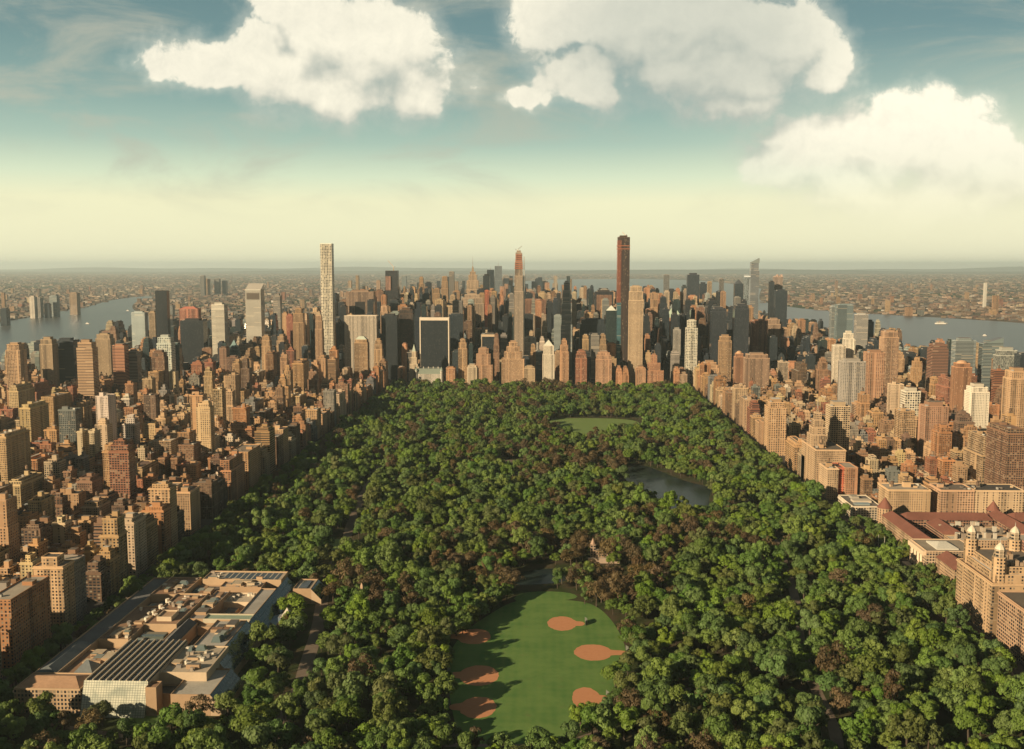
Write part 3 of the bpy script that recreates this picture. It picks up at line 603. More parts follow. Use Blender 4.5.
 (835, 846, 346, 2550, 30, (.60, .53, .42), 'masonry', None, None, 'broad cream building with a tall white neighbour by the river'),
 (845.5, 854.5, 334, 2600, 26, (.68, .62, .5), 'masonry', S1, None, 'bright white stepped tower right of the broad cream building'),
 (972, 990, 388, 1900, 34, (.62, .56, .45), 'masonry', S1, None, 'bright cream block below the orange-brick domed tower'),
 (926, 949, 407, 1750, 34, (.34, .2, .13), 'masonry', None, None, 'wide brown block with a pale roof near the cream block'),
 (843, 866, 362, 2150, 34, (.36, .33, .29), 'masonry', None, None, 'plain grey slab left of the orange-brown brick tower'),
 (1012, 1030, 372, 1750, 34, (.44, .29, .17), 'masonry', S1, None, 'tall tan brick tower cut by the right edge below the glass towers'),
 (985, 987.3, 283, 8200, 26, (.40, .38, .33), 'plain', None, ('needle', .5), 'lone white tower far across the right-hand river'),
 (29, 34, 297, 6400, 40, WHT, 'punched', None, None, 'far white tower left of its grey neighbour on the opposite left shore'),
 (34.5, 40, 298, 6500, 40, GRY, 'punched', None, None, 'far grey tower right of the white tower on the opposite left shore'),
 (49, 56.5, 296, 6600, 40, LGL, 'banded', None, None, 'far pale glass tower right of the white and grey pair across the river'),
 (44, 49, 304, 6450, 30, DKB, 'curtain', None, None, 'far dark glass tower left of the pale glass tower across the river'),
 (69, 76.5, 293, 6900, 50, TAN, 'punched', None, None, 'far tan tower standing alone on the opposite left shore'),
 (0, 6, 309, 5600, 40, DKB, 'curtain', None, None, 'dark glass tower on the far bank at the left edge'),
 (200, 204, 276, 11500, 60, GRY, 'curtain', None, None, 'taller of the far grey towers on the left horizon'),
 (205, 208.5, 279, 11600, 60, TAN, 'punched', None, None, 'far tan tower right of the tallest grey one on the left horizon'),
 (214, 219, 279, 11700, 60, GRY, 'curtain', None, None, 'far grey tower between two others on the left horizon'),
 (222, 226, 281, 11800, 60, DKB, 'curtain', None, None, 'far dark tower at the right end of the left horizon cluster'),
 (535, 540, 279, 9600, 60, DKB, 'curtain', None, None, 'far dark tower on the downtown horizon right of the thin red-topped tower'),
 (541, 548, 281, 9700, 60, GRY, 'curtain', None, None, 'far grey tower on the downtown horizon, furthest right of its cluster'),
 (503, 509, 276, 9700, 60, GRY, 'banded', None, None, 'far pale tower right of the tallest grey downtown tower'),
 (449, 454, 272, 5400, 30, GRY, 'banded', None, None, 'slim grey tower on the skyline left of the spired tan tower'),
 (441, 448, 277, 5000, 34, TAN, 'ribbed', S2, None, 'tan stepped tower on the skyline two places left of the spired tower'),
 (418, 424, 278, 4800, 34, TAN, 'ribbed', S3, None, 'tan pointed tower on the skyline above the white-edged black slab'),
 (425, 431, 283, 4600, 34, DKB, 'curtain', None, None, 'dark tower on the skyline between the tan pointed tower and its neighbour'),
 (433, 440, 289, 4300, 34, TAN, 'ribbed', S2, None, 'buff tower on the skyline behind the white-edged black slab'),
 (449, 456, 296, 3900, 30, BUF, 'ribbed', S2, None, 'pale buff tower left of the massive tan stepped slab'),
 (487, 494, 270, 5800, 34, DKB, 'curtain', None, ('needle', 20), 'dark masted tower between the spired tower and the far grey tower'),
 (700, 707, 284, 4300, 30, DKB, 'curtain', None, None, 'dark glass tower right of the dark blue slab tower'),
 (708, 712, 282, 4600, 24, BUF, 'punched', None, None, 'slim buff tower between two dark ones right of the dark blue slab'),
 (720, 724, 279, 5200, 24, GRY, 'curtain', None, None, 'slim grey tower on the skyline above the left twin dark tower'),
 # park-front and west side blocks
 (769.5, 787, 403, 1790, 42, (.43, .28, .16), 'masonry', [(.9, 0), (1, .15)], None, 'tan tower block rising from the right-hand park-front row'),
 (812.5, 828, 414, 1545, 30, (.42, .30, .19), 'masonry', [(.7, 0), (.8, .2), (.9, .4), (1, .6)], ('spire', 22), 'tan tower with stepped lantern top above the right-hand park-front row'),
 (831, 850.5, 407, 1590, 30, (.48, .36, .23), 'punched', None, None, 'buff slab with dark window stripes right of the lantern-topped tower'),
]
TOPS = {}
for (a, b, yt, Y, dep, col, fac, tiers, cap, label) in HAND:
    x0, z = ZT(a, yt, Y); x1, _ = ZT(b, yt, Y); rn = random.Random(label)
    ex = {'pyramid': 0, 'spire': 0}.get(cap[0], 0) if cap else 0
    P = tower(x0, x1, Y, Y + dep, z, (*col, rn.random()), fac, rn, tiers, cap)
    k = label[:18]; TOPS[label] = (x0, x1, Y, Y + dep, z)
    cx, cy = (x0 + x1) / 2, Y + dep / 2
    if 'dark slot' in label:         # sloped crown and its dark recess
        P['crown'].face([(x0, Y, z + .5), (x1, Y, z + .5), (x1, Y + dep, z + 22), (x0, Y + dep, z + 22)], WHT, 'metal'); P['crown'].side((x1, Y + dep), (x0, Y + dep), z, z + 22, WHT, 'metal')
        for xx in (x0, x1): P['crown'].face([(xx, Y, z), (xx, Y + dep, z), (xx, Y + dep, z + 22), (xx, Y, z + .5)], WHT, 'metal')
        P['recess'].box(x0 + 5, x1 - 5, Y - .6, Y, z - 32, z - 10, (.10, .085, .07), 'plain')
    if 'dark window opening' in label: P['opening'].box(cx - 18, cx + 18, Y - .5, Y, z - 78, z - 34, (.03, .03, .03), 'glazing')
    if 'white stone edges' in label:
        for q in ((x0 - 3, x0), (x1, x1 + 3)): P[('stone_edge', int(q[0]))].box(*q, Y - 1, Y + dep, 0, z + 2, (.58, .5, .4))
        P['stone_lintel'].box(x0, x1, Y - 1, Y, z - 7, z + 2, (.58, .5, .4))
    if 'with tan edge' in label:
        for q in ((x0 - 2, x0), (x1, x1 + 2)): P[('stone_edge', int(q[0]))].box(*q, Y - 1, Y + dep, 0, z + 2, (.45, .35, .24))
        P['stone_lintel'].box(x0, x1, Y - 1, Y, z - 5, z + 2, (.45, .35, .24))
    if 'dark-framed' in label: P['inset_wall'].box(x0 + 6, x1 - 6, Y - .5, Y, z - 90, z - 10, (.26, .15, .1, .4), 'ribbed')
    if 'orange-red upper' in label:
        w = (x1 - x0) * .32
        P['glass_wall'].box(x0 - .4, x0 + w, Y - .5, Y, 0, z - 190, (.06, .16, .19, .3), 'banded'); P['glass_flank'].box(x0 - .4, x0, Y, Y + dep, 0, z - 190, (.05, .13, .16, .3), 'curtain')
        P['screen'].box(x0 - .4, x0 + w, Y - .5, Y, z - 190, z - 8, (.27, .09, .05, .3), 'ribbed'); P['screen_flank'].box(x0 - .4, x0, Y, Y + dep, z - 190, z - 8, (.27, .09, .05, .3), 'ribbed')
        for i in range(2): P[('slab_edge', i)].box(x0 - 2.0, x1 + 1.2, Y - 1.4, Y + dep + 1, z - 34 + i * 9, z - 32 + i * 9, (.33, .13, .075), 'plain')
        TC = (cx, cy, z)
    if 'red top and tan' in label:
        for i in range(8): P[('scaffold', i)].box(x0 + 1.5 + i * .5, x1 - 1.5 - i * .5, Y - .8, Y + dep + .5, z - 46 + i * 5.6, z - 43.5 + i * 5.6, (.36, .14, .085), 'plain')
        P['hoist'].box(x1 + .5, x1 + 3, Y + 4, Y + 7, 0, z - 10, (.5, .5, .45), 'metal'); TS = (cx, cy, z)
    if 'crane on its top' in label: P['panel'].box(x0 + 4, x0 + 24, Y - 2.5, Y, z - 75, z - 20, (.34, .2, .15, .5), 'ribbed'); TV = (cx, cy, z)
    if 'ragged top' in label:
        for i, q in enumerate((.05, .3, .55, .8)): P[('core_stub', i)].box(x0 + (x1 - x0) * q, x0 + (x1 - x0) * (q + .16), Y + 2, Y + 16, z, z + 4 + 7 * (i % 2), (.4, .28, .22), 'plain')
    if 'angled crown' in label:
        P['crown'].face([(x0, Y, z), (x1, Y, z), (x1, Y, z + 22), (x0, Y, z + 3)][::1], LGL, 'metal'); P['crown'].face([(x0, Y + 20, z + 3), (x1, Y + 20, z + 22), (x1, Y + 20, z), (x0, Y + 20, z)], LGL, 'metal')
        P['crown'].face([(x0, Y, z + 3), (x1, Y, z + 22), (x1, Y + 20, z + 22), (x0, Y + 20, z + 3)], LGL, 'metal'); P['crown'].face([(x1, Y, z), (x1, Y + 20, z), (x1, Y + 20, z + 22), (x1, Y, z + 22)], LGL, 'metal')
        P['observation_deck'].prism([(x0 - 26, Y + 12), (x0, Y), (x0, Y + 20)], z - 62, z - 57, (.3, .32, .33), 'metal')
    if 'slanted' in label and 'roof' in label: P['slanted_roof'].face([(x0, Y, z), (x1, Y, z), (x1, Y, z + 16), (x0, Y, z + 1)], (.16, .2, .2), 'glazing'); P['slanted_roof'].face([(x0, Y, z + 1), (x1, Y, z + 16), (x1, Y + dep, z + 16), (x0, Y + dep, z + 1)], (.2, .2, .2), 'metal'); P['slanted_roof'].face([(x1, Y + dep, z), (x0, Y + dep, z), (x0, Y + dep, z + 1), (x1, Y + dep, z + 16)], (.16, .2, .2), 'glazing')
    far = Y > 5500
    nm = 'skyscraper' if z > 150 else 'high_rise'
    add(nm, nm, x0, x1, Y, Y + dep, z, P, label=label, cat='tower', hand=True)
def hand_box(name, x0, x1, y0, y1, h, P, label, cat, kind='landmark'): add(kind, name, x0, x1, y0, y1, h, P, label=label, cat=cat, hand=True)

# ---- the long white hotel with green mansard at the park's far corner
x0, _ = ZT(415, 372, 2834); x1, z = ZT(443, 372, 2834); P = Parts(); c = (.60, .55, .46, .3)
P['wall'].box(x0, x1, 2834, 2880, 0, z - 6, c, 'punched', (.2, .18, .15)); P['mansard_roof'].taper([(x0, 2834), (x1, 2834), (x1, 2880), (x0, 2880)], z - 5.99, z + 9, .82, (.17, .20, .165), 'copper', (.18, .2, .17))
for i, q in enumerate((x0 + 4, x1 - 4)): P[('corner_turret', i)].cyl(q, 2836, 4.5, 0, z + 4, c, 'punched', 10); P[(('corner_turret', i), 'turret_roof')].cyl(q, 2836, 4.9, z + 4, z + 15, (.19, .23, .19), 'copper', 10, .02)
for i in range(5): P[('chimney', i)].box(x0 + 8 + i * 14, x0 + 10 + i * 14, 2846, 2849, z, z + 14, (.5, .45, .38))
hand_box('hotel', x0, x1, 2834, 2880, z, P, 'long white hotel with a green mansard roof and corner turrets at the park corner', 'hotel')

# ---- corner block with three domed towers, west side
P = Parts(); c = (.38, .262, .155, .35); bx0, bx1, by0, by1 = 408, 470, 905, 985; rn = random.Random(5)
mass(P, 'wall', bx0, bx1, by0, by1, 0, 50, c, 'masonry', rn, True)
mass(P, ('setback', 1), bx0 + 4, bx1 - 3, by0 + 4, by1 - 4, 50.01, 57, c, 'masonry', rn); mass(P, ('setback', 2), bx0 + 9, bx1 - 6, by0 + 9, by1 - 9, 57.01, 63, c, 'masonry', rn)
for i, (tx, ty) in enumerate(((417, 914), (417, 976), (458, 974))):
    oc = [(tx + 6.4 * math.cos(math.pi / 8 + k * math.pi / 4), ty + 6.4 * math.sin(math.pi / 8 + k * math.pi / 4)) for k in range(8)]; oc2 = [(tx + (x - tx) * .74, ty + (y - ty) * .74) for x, y in oc]
    P[('corner_tower', i)].prism(oc, 50.02, 74, c, 'masonry', (.3, .25, .18)); P[(('corner_tower', i), 'lantern')].prism(oc2, 74.01, 81, (.42, .33, .23), 'punched', (.3, .25, .2))
    P[(('corner_tower', i), 'dome')].taper(oc2, 81.01, 84, .7, (.48, .43, .33), 'copper'); P[(('corner_tower', i), 'dome')].taper([(tx + (x - tx) * .52, ty + (y - ty) * .52) for x, y in oc], 84.01, 87, .1, (.48, .43, .33), 'copper'); P[(('corner_tower', i), 'finial')].cyl(tx, ty, .4, 87, 91, (.5, .48, .42), 'metal', 6, .2)
for i in range(9): P[('roof_box', i)].box(426 + 4.4 * (i % 5), 429 + 4.4 * (i % 5), 920 + 22 * (i // 5), 925 + 22 * (i // 5), 63, 66 + (i % 3), (.3, .22, .15))
tank(P, 440, 945, 63, rn, 0)
hand_box('apartment_building', bx0, bx1, by0, by1, 70, P, 'massive tan apartment block with three pale-domed octagonal corner towers', 'building')
P = Parts(); c = (.34, .22, .14, .6); mass(P, 'wall', 408, 452, 838, 893, 0, 47, c, 'punched', rn, True); P[('roof_bulkhead', 0)].box(420, 431, 856, 868, 47, 57, (.6, .54, .45), 'plain', (.6, .56, .48)); P[('roof_box', 0)].box(434, 446, 870, 884, 47, 51, (.5, .46, .38)); tank(P, 440, 850, 47, rn, 1)
mass(P, ('wing', 0), 408, 440, 822, 837.9, 0, 22, (.55, .47, .36, .2), 'punched', rn)
hand_box('apartment_building', 408, 452, 822, 893, 47, P, 'brown apartment block with a white rooftop box beside the three-domed block', 'building')

# ---- natural history museum complex with red roofs
RED, STN, PNK = (.165, .07, .05), (.35, .24, .15, .4), (.26, .145, .095, .5)
def gable(P, part, x0, x1, y0, y1, z, rise, col, along='y', hip=0.0):
    if along == 'y':
        m = (x0 + x1) / 2; a, b = y0 + hip, y1 - hip
        P[part].face([(x0, y1, z), (x0, y0, z), (m, a, z + rise), (m, b, z + rise)], col, 'roof'); P[part].face([(x1, y0, z), (x1, y1, z), (m, b, z + rise), (m, a, z + rise)], col, 'roof')
        P[part].face([(x0, y0, z), (x1, y0, z), (m, a, z + rise)], col, 'roof'); P[part].face([(x1, y1, z), (x0, y1, z), (m, b, z + rise)], col, 'roof')
    else:
        m = (y0 + y1) / 2; a, b = x0 + hip, x1 - hip
        P[part].face([(x0, y0, z), (x1, y0, z), (b, m, z + rise), (a, m, z + rise)], col, 'roof'); P[part].face([(x1, y1, z), (x0, y1, z), (a, m, z + rise), (b, m, z + rise)], col, 'roof')
        P[part].face([(x0, y1, z), (x0, y0, z), (a, m, z + rise)], col, 'roof'); P[part].face([(x1, y0, z), (x1, y1, z), (b, m, z + rise)], col, 'roof')
P = Parts(); i = 0
def wing(x0, x1, y0, y1, z, col, roof, along=None, rise=7, hip=6, fac='punched', rcol=(.3, .25, .19)):
    global i
    i += 1
    P[('wing', i)].box(x0, x1, y0, y1, 0, z, col, fac, rcol if along is None else rcol, u0=i * 3.3)
    if along: gable(P, ('red_roof', i), x0 - .6, x1 + .6, y0 - .6, y1 + .6, z + .02, rise, roof, along, hip)
    else:
        P['parapet'].parapet(x0, x1, y0, y1, z, tuple(v * 1.1 for v in col[:3]))
wing(428, 450, 1142, 1270, 23, STN, RED, 'y'); wing(428, 450, 1040, 1088, 22, STN, RED, 'y', hip=0)
wing(418, 474, 1090, 1140, 27, (.42, .31, .21, .2), RED, None, rcol=(.24, .2, .15)); P['white_roof'].box(432, 456, 1098, 1130, 27.02, 28.5, (.45, .43, .37), 'plain'); gable(P, 'white_roof', 432, 456, 1098, 1130, 28.51, 4, (.45, .43, .37), 'x', 8)
for k in range(4): P[('column', k)].cyl(416.5, 1101 + k * 9, 1.5, 3, 22, (.6, .48, .35), 'plain', 10)
P['entablature'].box(414.6, 417.98, 1092, 1138, 22.01, 27, (.56, .43, .3)); P['steps'].box(407, 414.5, 1096, 1134, 0.5, 3, (.45, .36, .27))
P[('turret', 0)].cyl(436, 1283, 9, 0, 30, STN, 'punched', 14); P[(('turret', 0), 'turret_roof')].cyl(436, 1283, 9.8, 30, 43, RED, 'copper', 14, .05)
wing(452, 560, 1250, 1276, 22, PNK, RED, 'x'); wing(562, 584, 1180, 1276, 24, PNK, RED, 'y'); wing(586, 690, 1248, 1276, 23, PNK, RED, 'x')
P[('turret', 1)].cyl(573, 1281, 8, 0, 28, PNK, 'punched', 14); P[(('turret', 1), 'turret_roof')].cyl(573, 1281, 8.8, 28, 40, RED, 'copper', 14, .05)
wing(476, 560, 1168, 1190, 18, STN, RED, None, rcol=(.4, .36, .29)); wing(476, 500, 1192, 1248, 20, PNK, RED, 'y'); wing(520, 560, 1200, 1240, 16, STN, RED, None)
wing(476, 540, 1090, 1120, 20, PNK, RED, 'x'); wing(545, 575, 1090, 1170, 26, (.38, .2, .14, .3), RED, None, rcol=(.36, .31, .25)); wing(452, 500, 1040, 1086, 18, PNK, RED, None, rcol=(.4, .34, .26)); wing(504, 560, 1040, 1085, 22, (.33, .19, .13, .3), RED, None)
wing(600, 690, 1150, 1200, 24, PNK, RED, 'x'); wing(590, 690, 1060, 1110, 22, (.36, .19, .13, .3), RED, 'x')
for k in range(46):
    a = random.Random(k); xx, yy = a.uniform(478, 555), a.choice([a.uniform(1044, 1080), a.uniform(1172, 1186), a.uniform(1202, 1236)]); P[('roof_box', k)].box(xx, xx + a.uniform(2, 6), yy, yy + 3, 18, 24.5, a.choice([(.36, .3, .23), (.22, .18, .14), (.42, .39, .33), (.14, .12, .1)]))
hand_box('museum', 407, 690, 1035, 1292, 27, P, 'sprawling red-roofed stone museum with round turrets and a columned white-roofed entrance', 'museum')
P = Parts(); P['wall'].box(408, 446, 1325, 1392, 0, 20, (.58, .49, .37, .6), 'punched', (.13, .12, .11)); P['parapet'].parapet(408, 446, 1325, 1392, 20, (.58, .5, .38)); P['cornice'].box(407, 407.98, 1325, 1392, 17, 18.5, (.6, .52, .4))
P[('roof_box', 0)].box(416, 440, 1348, 1362, 20, 23, (.42, .36, .28)); P[('roof_box', 1)].box(420, 430, 1370, 1384, 20, 23.5, (.3, .27, .22)); P[('skylight', 0)].box(414, 434, 1335, 1343, 20, 22, (.2, .24, .24), 'glazing')
hand_box('institute_building', 408, 446, 1325, 1392, 20, P, 'low pale stone block with a flat dark roof in the right-hand park-front row', 'building')
for (a, b, col, lab, sd) in ((450, 505, (.46, .32, .19, .3), 'wide tan apartment block left of a narrow dark gap, behind the red-roofed museum', 3), (518, 562, (.42, .27, .17, .6), 'brown-tan apartment block right of the narrow dark gap behind the red-roofed museum', 4), (562.5, 626, (.45, .33, .21, .8), 'wide buff apartment block at the right end of the row behind the red-roofed museum', 8)):
    rn = random.Random(sd); P = Parts(); mass(P, 'wall', a, b, 1312, 1352, 0, 46, col, 'masonry', rn, True); clutter(P, a + 1, b - 1, 1313, 1350, 46, rn, col[:3], 6, 'masonry'); tank(P, a + 12, 1335, 46, rn, 5)
    hand_box('apartment_building', a, b, 1312, 1352, 46, P, lab, 'building')
# end block of the park-front row with red-brick flank
P = Parts(); rn = random.Random(9); mass(P, 'wall', 408, 424, 1450, 1492, 0, 46, (.46, .33, .21, .4), 'masonry', rn, True); mass(P, ('wing', 1), 424.02, 434, 1455, 1492, 0, 46, (.40, .12, .07, .4), 'masonry', rn); mass(P, ('wing', 2), 434.02, 452, 1450, 1492, 0, 47, (.36, .2, .12, .4), 'masonry', rn); clutter(P, 409, 423, 1452, 1490, 46, rn, TAN, 3, 'masonry')
hand_box('apartment_building', 408, 452, 1450, 1492, 47, P, 'tan apartment block with a red-painted panel ending the long right-hand park-front row', 'building')
rn = random.Random(41); P = Parts(); c = (.46, .31, .18, .45); mass(P, 'wall', -480, -452, 893, 915, 0, 60, c, 'masonry', rn, True); mass(P, 'penthouse', -474, -459, 897, 911, 60.01, 68, c, 'masonry', rn); mass(P, ('wing', 0), -480, -452, 915.02, 938, 0, 58, (.2, .17, .15, .4), 'masonry', rn); tank(P, -470, 925, 58, rn, 0)  # rear wing coloured dark, the flank's shade put into its paint
hand_box('apartment_building', -480, -452, 893, 938, 66, P, 'narrow tan apartment tower with a lit front and dark flank, left of the art museum', 'building')
rn = random.Random(43); P = Parts(); c = (.44, .29, .17, .3); mass(P, 'wall', -492, -452, 1226, 1262, 0, 55, c, 'masonry', rn, True); mass(P, 'penthouse', -486, -470, 1232, 1250, 55.01, 62, c, 'masonry', rn); clutter(P, -468, -454, 1230, 1258, 55, rn, TAN, 4, 'masonry')
hand_box('apartment_building', -492, -452, 1226, 1262, 58, P, 'broad square orange-tan apartment block standing taller at the park side above the art museum', 'building')
# broad shoulders under the two west-side towers
P = Parts(); mass(P, 'wall', 408, 452, 1512, 1600, 0, 62, (.43, .30, .185, .3), 'masonry', rn, True); clutter(P, 409, 430, 1514, 1540, 62, rn, TAN, 3, 'masonry')
ITEMS[-1]['P'] = ITEMS[-1]['P']
hand_box('apartment_building', 408, 452, 1500, 1544, 62, P, 'broad tan shoulder block at the foot of the lantern-topped tower', 'building')

# ---- art museum at the near left: many roofs inside one thing
P = Parts(); ST, TN, SL = (.40, .285, .18, .3), (.33, .225, .14, .5), (.11, .12, .118)
BR, GL = (.23, .14, .085), (.05, .075, .085, .4)
def mwing(k, x0, x1, y0, y1, z, col=ST, rcol=(.3, .22, .15), fac='plain', par=True):
    P[('wing', k)].box(x0, x1, y0, y1, 0, z, col, fac, rcol, u0=k * 7.1)
    if par: P['parapet'].parapet(x0, x1, y0, y1, z, tuple(min(.7, v * 1.02) for v in col[:3]), t=.6, h=1.2)
mwing(1, -406, -345, 718, 748, 19, ST, SL, 'punched'); gable(P, ('hip_roof', 0), -406, -345, 718, 748, 19.02, 5, (.34, .21, .13), 'x', 12)
mwing(2, -406, -384, 748.02, 992, 18.5, ST, (.12, .12, .12)); gable(P, ('hip_roof', 1), -406.5, -384, 748, 815, 18.6, 4, (.12, .135, .14), 'y', 6)
mwing(3, -383.9, -345, 748.02, 800, 17, TN, BR); gable(P, ('hip_roof', 2), -372, -352, 752, 772, 17.1, 8, (.13, .145, .15), 'x', 9)
# glass hall: leaning glass wall and a long ribbed skylight
P['hall_wall'].box(-343, -284, 722, 806, 0, 24.5, (.4, .33, .24), 'plain', (.2, .2, .2))
P['leaning_glass_wall'].face([(-343, 712, .6), (-284, 712, .6), (-284, 721.9, 25.5), (-343, 721.9, 25.5)], (.5, .5, .4), 'leaning_glass', [(0, 0), (59, 0), (59, 27), (0, 27)])
for xx, s in ((-343, 1), (-284, -1)): P['leaning_glass_wall'].face([(xx, 712, .6), (xx, 721.9, .6), (xx, 721.9, 25.5)], (.5, .5, .4), 'leaning_glass', [(0, 0), (9, 0), (9, 27)])
P['skylight'].face([(-343, 722.2, 24.9), (-284, 722.2, 24.9), (-284, 806, 24.9), (-343, 806, 24.9)], (.1, .1, .1), 'skylight', [(0, 0), (59, 0), (59, 84), (0, 84)])
for k in range(10): P[('skylight_rib', k)].box(-342 + k * 6.2, -341 + k * 6.2, 722.5, 806, 24.95, 26.2, (.42, .36, .27), 'plain')
mwing(4, -283.9, -274, 716, 728, 22, TN, BR); mwing(5, -283.9, -240, 745, 800, 22, (.46, .36, .25, .2), (.38, .32, .24)); mwing(6, -283.9, -262, 728.1, 744.9, 12, TN, (.1, .09, .08))
# low wing at the right with one glazed slope
mwing(7, -262, -226, 718, 768, 16, TN, (.33, .31, .27), 'plain'); 
def slope(k, x0, x1, y0, y1, z0, z1, col=GL):
    P[('sloped_glazing', k)].face([(x0, y1, z1), (x0, y0, z1), (x1, y0, z0), (x1, y1, z0)][::1], col, 'curtain', [(0, 0), (y1 - y0, 0), (y1 - y0, 14), (0, 14)])
    P[('sloped_glazing', k)].face([(x0, y0, 0), (x1, y0, 0), (x1, y0, z0), (x0, y0, z1)], (.4, .3, .2), 'plain'); P[('sloped_glazing', k)].face([(x1, y1, 0), (x0, y1, 0), (x0, y1, z1), (x1, y1, z0)], (.4, .3, .2), 'plain'); P[('sloped_glazing', k)].face([(x1, y0, 0), (x1, y1, 0), (x1, y1, z0), (x1, y0, z0)], (.4, .3, .2), 'plain')
slope(0, -225.9, -214, 718, 768, 6, 17); mwing(8, -276, -244, 800.1, 862, 22, TN, (.30, .28, .25)); slope(1, -243.9, -230, 776, 862, 8, 22.5)
# galleries round courts
GRN = (.22, .29, .22)
mwing(9, -296, -244, 872, 886, 19, (.40, .36, .27, .3), GRN); mwing(10, -312, -296.1, 872, 952, 19, TN, (.27, .25, .23)); mwing(11, -262, -244, 886.1, 960, 19, TN, (.29, .27, .24)); slope(2, -243.9, -228, 868, 1000, 7, 19.5)
mwing(12, -295.9, -262.1, 886.1, 930, 9, (.45, .3, .2, .4), (.34, .2, .13)); mwing(13, -296, -262.1, 930.1, 958, 15, (.52, .42, .3, .3), (.4, .34, .26)); mwing(14, -312, -262.1, 960.1, 978, 20, TN, (.24, .23, .22)); mwing(15, -340, -244, 978.1, 1006, 22, ST, (.34, .29, .23))
P['court_skylight'].face([(-318, 981, 22.3), (-250, 981, 22.3), (-250, 1003, 22.3), (-318, 1003, 22.3)], (.1, .1, .1), 'skylight', [(0, 0), (60, 0), (60, 22), (0, 22)])
mwing(16, -227.9, -206, 972, 1004, 15, TN, (.32, .28, .22)); slope(3, -205.9, -194, 972, 1004, 5, 15.5); P[('roof_skylight', 1)].box(-222, -212, 976, 1000, 15.1, 16, (.05, .05, .05), 'glazing')
# the long brown central blocks
mwing(17, -383.9, -352, 820, 905, 19, ST, BR); mwing(18, -351.9, -316, 852, 936, 21, ST, (.25, .155, .1)); mwing(19, -342, -326, 862, 880, 24, (.5, .4, .28, .2), (.36, .24, .15)); mwing(20, -383.9, -346, 935, 990, 20, ST, BR); mwing(21, -345.9, -314, 940, 977, 16, TN, (.1, .09, .085)); mwing(22, -383.9, -352.1, 905.1, 934.9, 13, TN, (.08, .075, .07))
mwing(23, -350, -318, 806.2, 851.9, 14, TN, (.34, .24, .16)); mwing(24, -317.9, -300, 806.2, 868, 17, TN, (.07, .07, .07)); gable(P, ('gable_roof', 0), -317.9, -300, 806.2, 868, 17.1, 5, (.10, .10, .10), 'y', 0); P[('long_skylight', 0)].box(-346, -322, 834, 845, 14.1, 17.5, (.09, .11, .10), 'glazing'); mwing(25, -383.9, -351, 800.1, 819.9, 12, TN, (.13, .10, .08))
mwing(26, -299.9, -277, 806.2, 868, 8, TN, (.06, .055, .05)); mwing(27, -298, -245, 862.2, 871.9, 15, TN, (.4, .3, .2))
# glazed octagon pavilion with a pale pyramid
oc = [(-214 + 20 * math.cos(math.pi / 4 * k + math.pi / 8), 905 + 20 * math.sin(math.pi / 4 * k + math.pi / 8)) for k in range(8)]
P['pavilion'].prism(oc, 0, 9, (.4, .33, .25, .3), 'punched', (.2, .22, .22)); P['pavilion_roof'].taper(oc, 9.02, 12, .5, (.14, .17, .18), 'glazing', (.2, .2, .2)); P['glass_pyramid'].taper([(-220, 899), (-208, 899), (-208, 911), (-220, 911)], 12.02, 20, .02, (.55, .5, .4), 'glazing')
rn = random.Random(21); k = 0
P['east_cornice'].box(-407.2, -406.02, 718, 992, 16.5, 18, (.5, .4, .28))
for (a, b, c, d, z, n) in ((-382, -353, 823, 903, 19, 12), (-350, -318, 885, 932, 21, 14), (-282, -242, 748, 798, 22, 14), (-382, -348, 938, 988, 20, 9), (-340, -320, 980, 1004, 22, 9), (-348, -320, 808, 832, 14, 8), (-310, -265, 962, 976, 20, 9), (-381, -347, 776, 798, 17, 8), (-294, -264, 932, 956, 15, 9)):
    for j in range(n):
        w, dd, hh = rn.uniform(1.5, 5), rn.uniform(1.5, 4), rn.uniform(1, 3); xx, yy = rn.uniform(a, b - w), rn.uniform(c, d - dd); k += 1
        P[('roof_vent', k)].box(xx, xx + w, yy, yy + dd, z, z + hh, rn.choice([(.5, .45, .36), (.3, .25, .2), (.2, .18, .16), (.62, .56, .46)]))
RC2 = [(.30, .19, .115), (.22, .13, .08), (.13, .12, .105), (.36, .29, .2), (.09, .085, .08), (.17, .20, .17), (.42, .34, .24)]
for j in range(105):            # raised skylights, lift houses and roof steps
    a, b, c, d, z = rn.choice([(-382, -353, 822, 903, 19), (-350, -318, 882, 934, 21), (-382, -348, 937, 988, 20), (-344, -316, 941, 976, 16), (-349, -319, 808, 833, 14), (-294, -263, 888, 929, 9), (-310, -264, 961, 977, 20), (-380, -347, 774, 799, 17), (-282, -242, 747, 798, 22), (-338, -246, 979, 982, 22), (-382, -353, 906, 934, 13), (-275, -246, 802, 860, 22), (-311, -297, 874, 950, 19)])
    w, dd, hh = rn.uniform(4, 13), rn.uniform(4, 15), rn.uniform(.5, 3.8); w = min(w, b - a - .5); dd = min(dd, d - c - .3); xx, yy = rn.uniform(a, b - w), rn.uniform(c, d - dd); q = rn.choice(RC2)
    if rn.random() < .3: P[('roof_skylight', j + 5)].taper([(xx, yy), (xx + w, yy), (xx + w, yy + dd), (xx, yy + dd)], z + .03 * (j % 9), z + hh + 1, .6, (.10, .13, .13), 'glazing', (.2, .22, .2))
    else: P[('roof_step', j)].box(xx, xx + w, yy, yy + dd, z + .01, z + hh + .013 * (j % 31), rn.choice([ST, TN, (.45, .35, .24)]), 'plain', q)
for j in range(7): P[('cooling_fan', j)].cyl(-356 + (j % 2) * 6, 868 + j * 8.4, 2.2, 19 if j % 2 == 0 else 21, 22.5, (.62, .56, .46), 'plain', 10)
for mb in P.values(): mb.v = [(-406 + (q[0] + 406) * .84, q[1], q[2]) for q in mb.v]
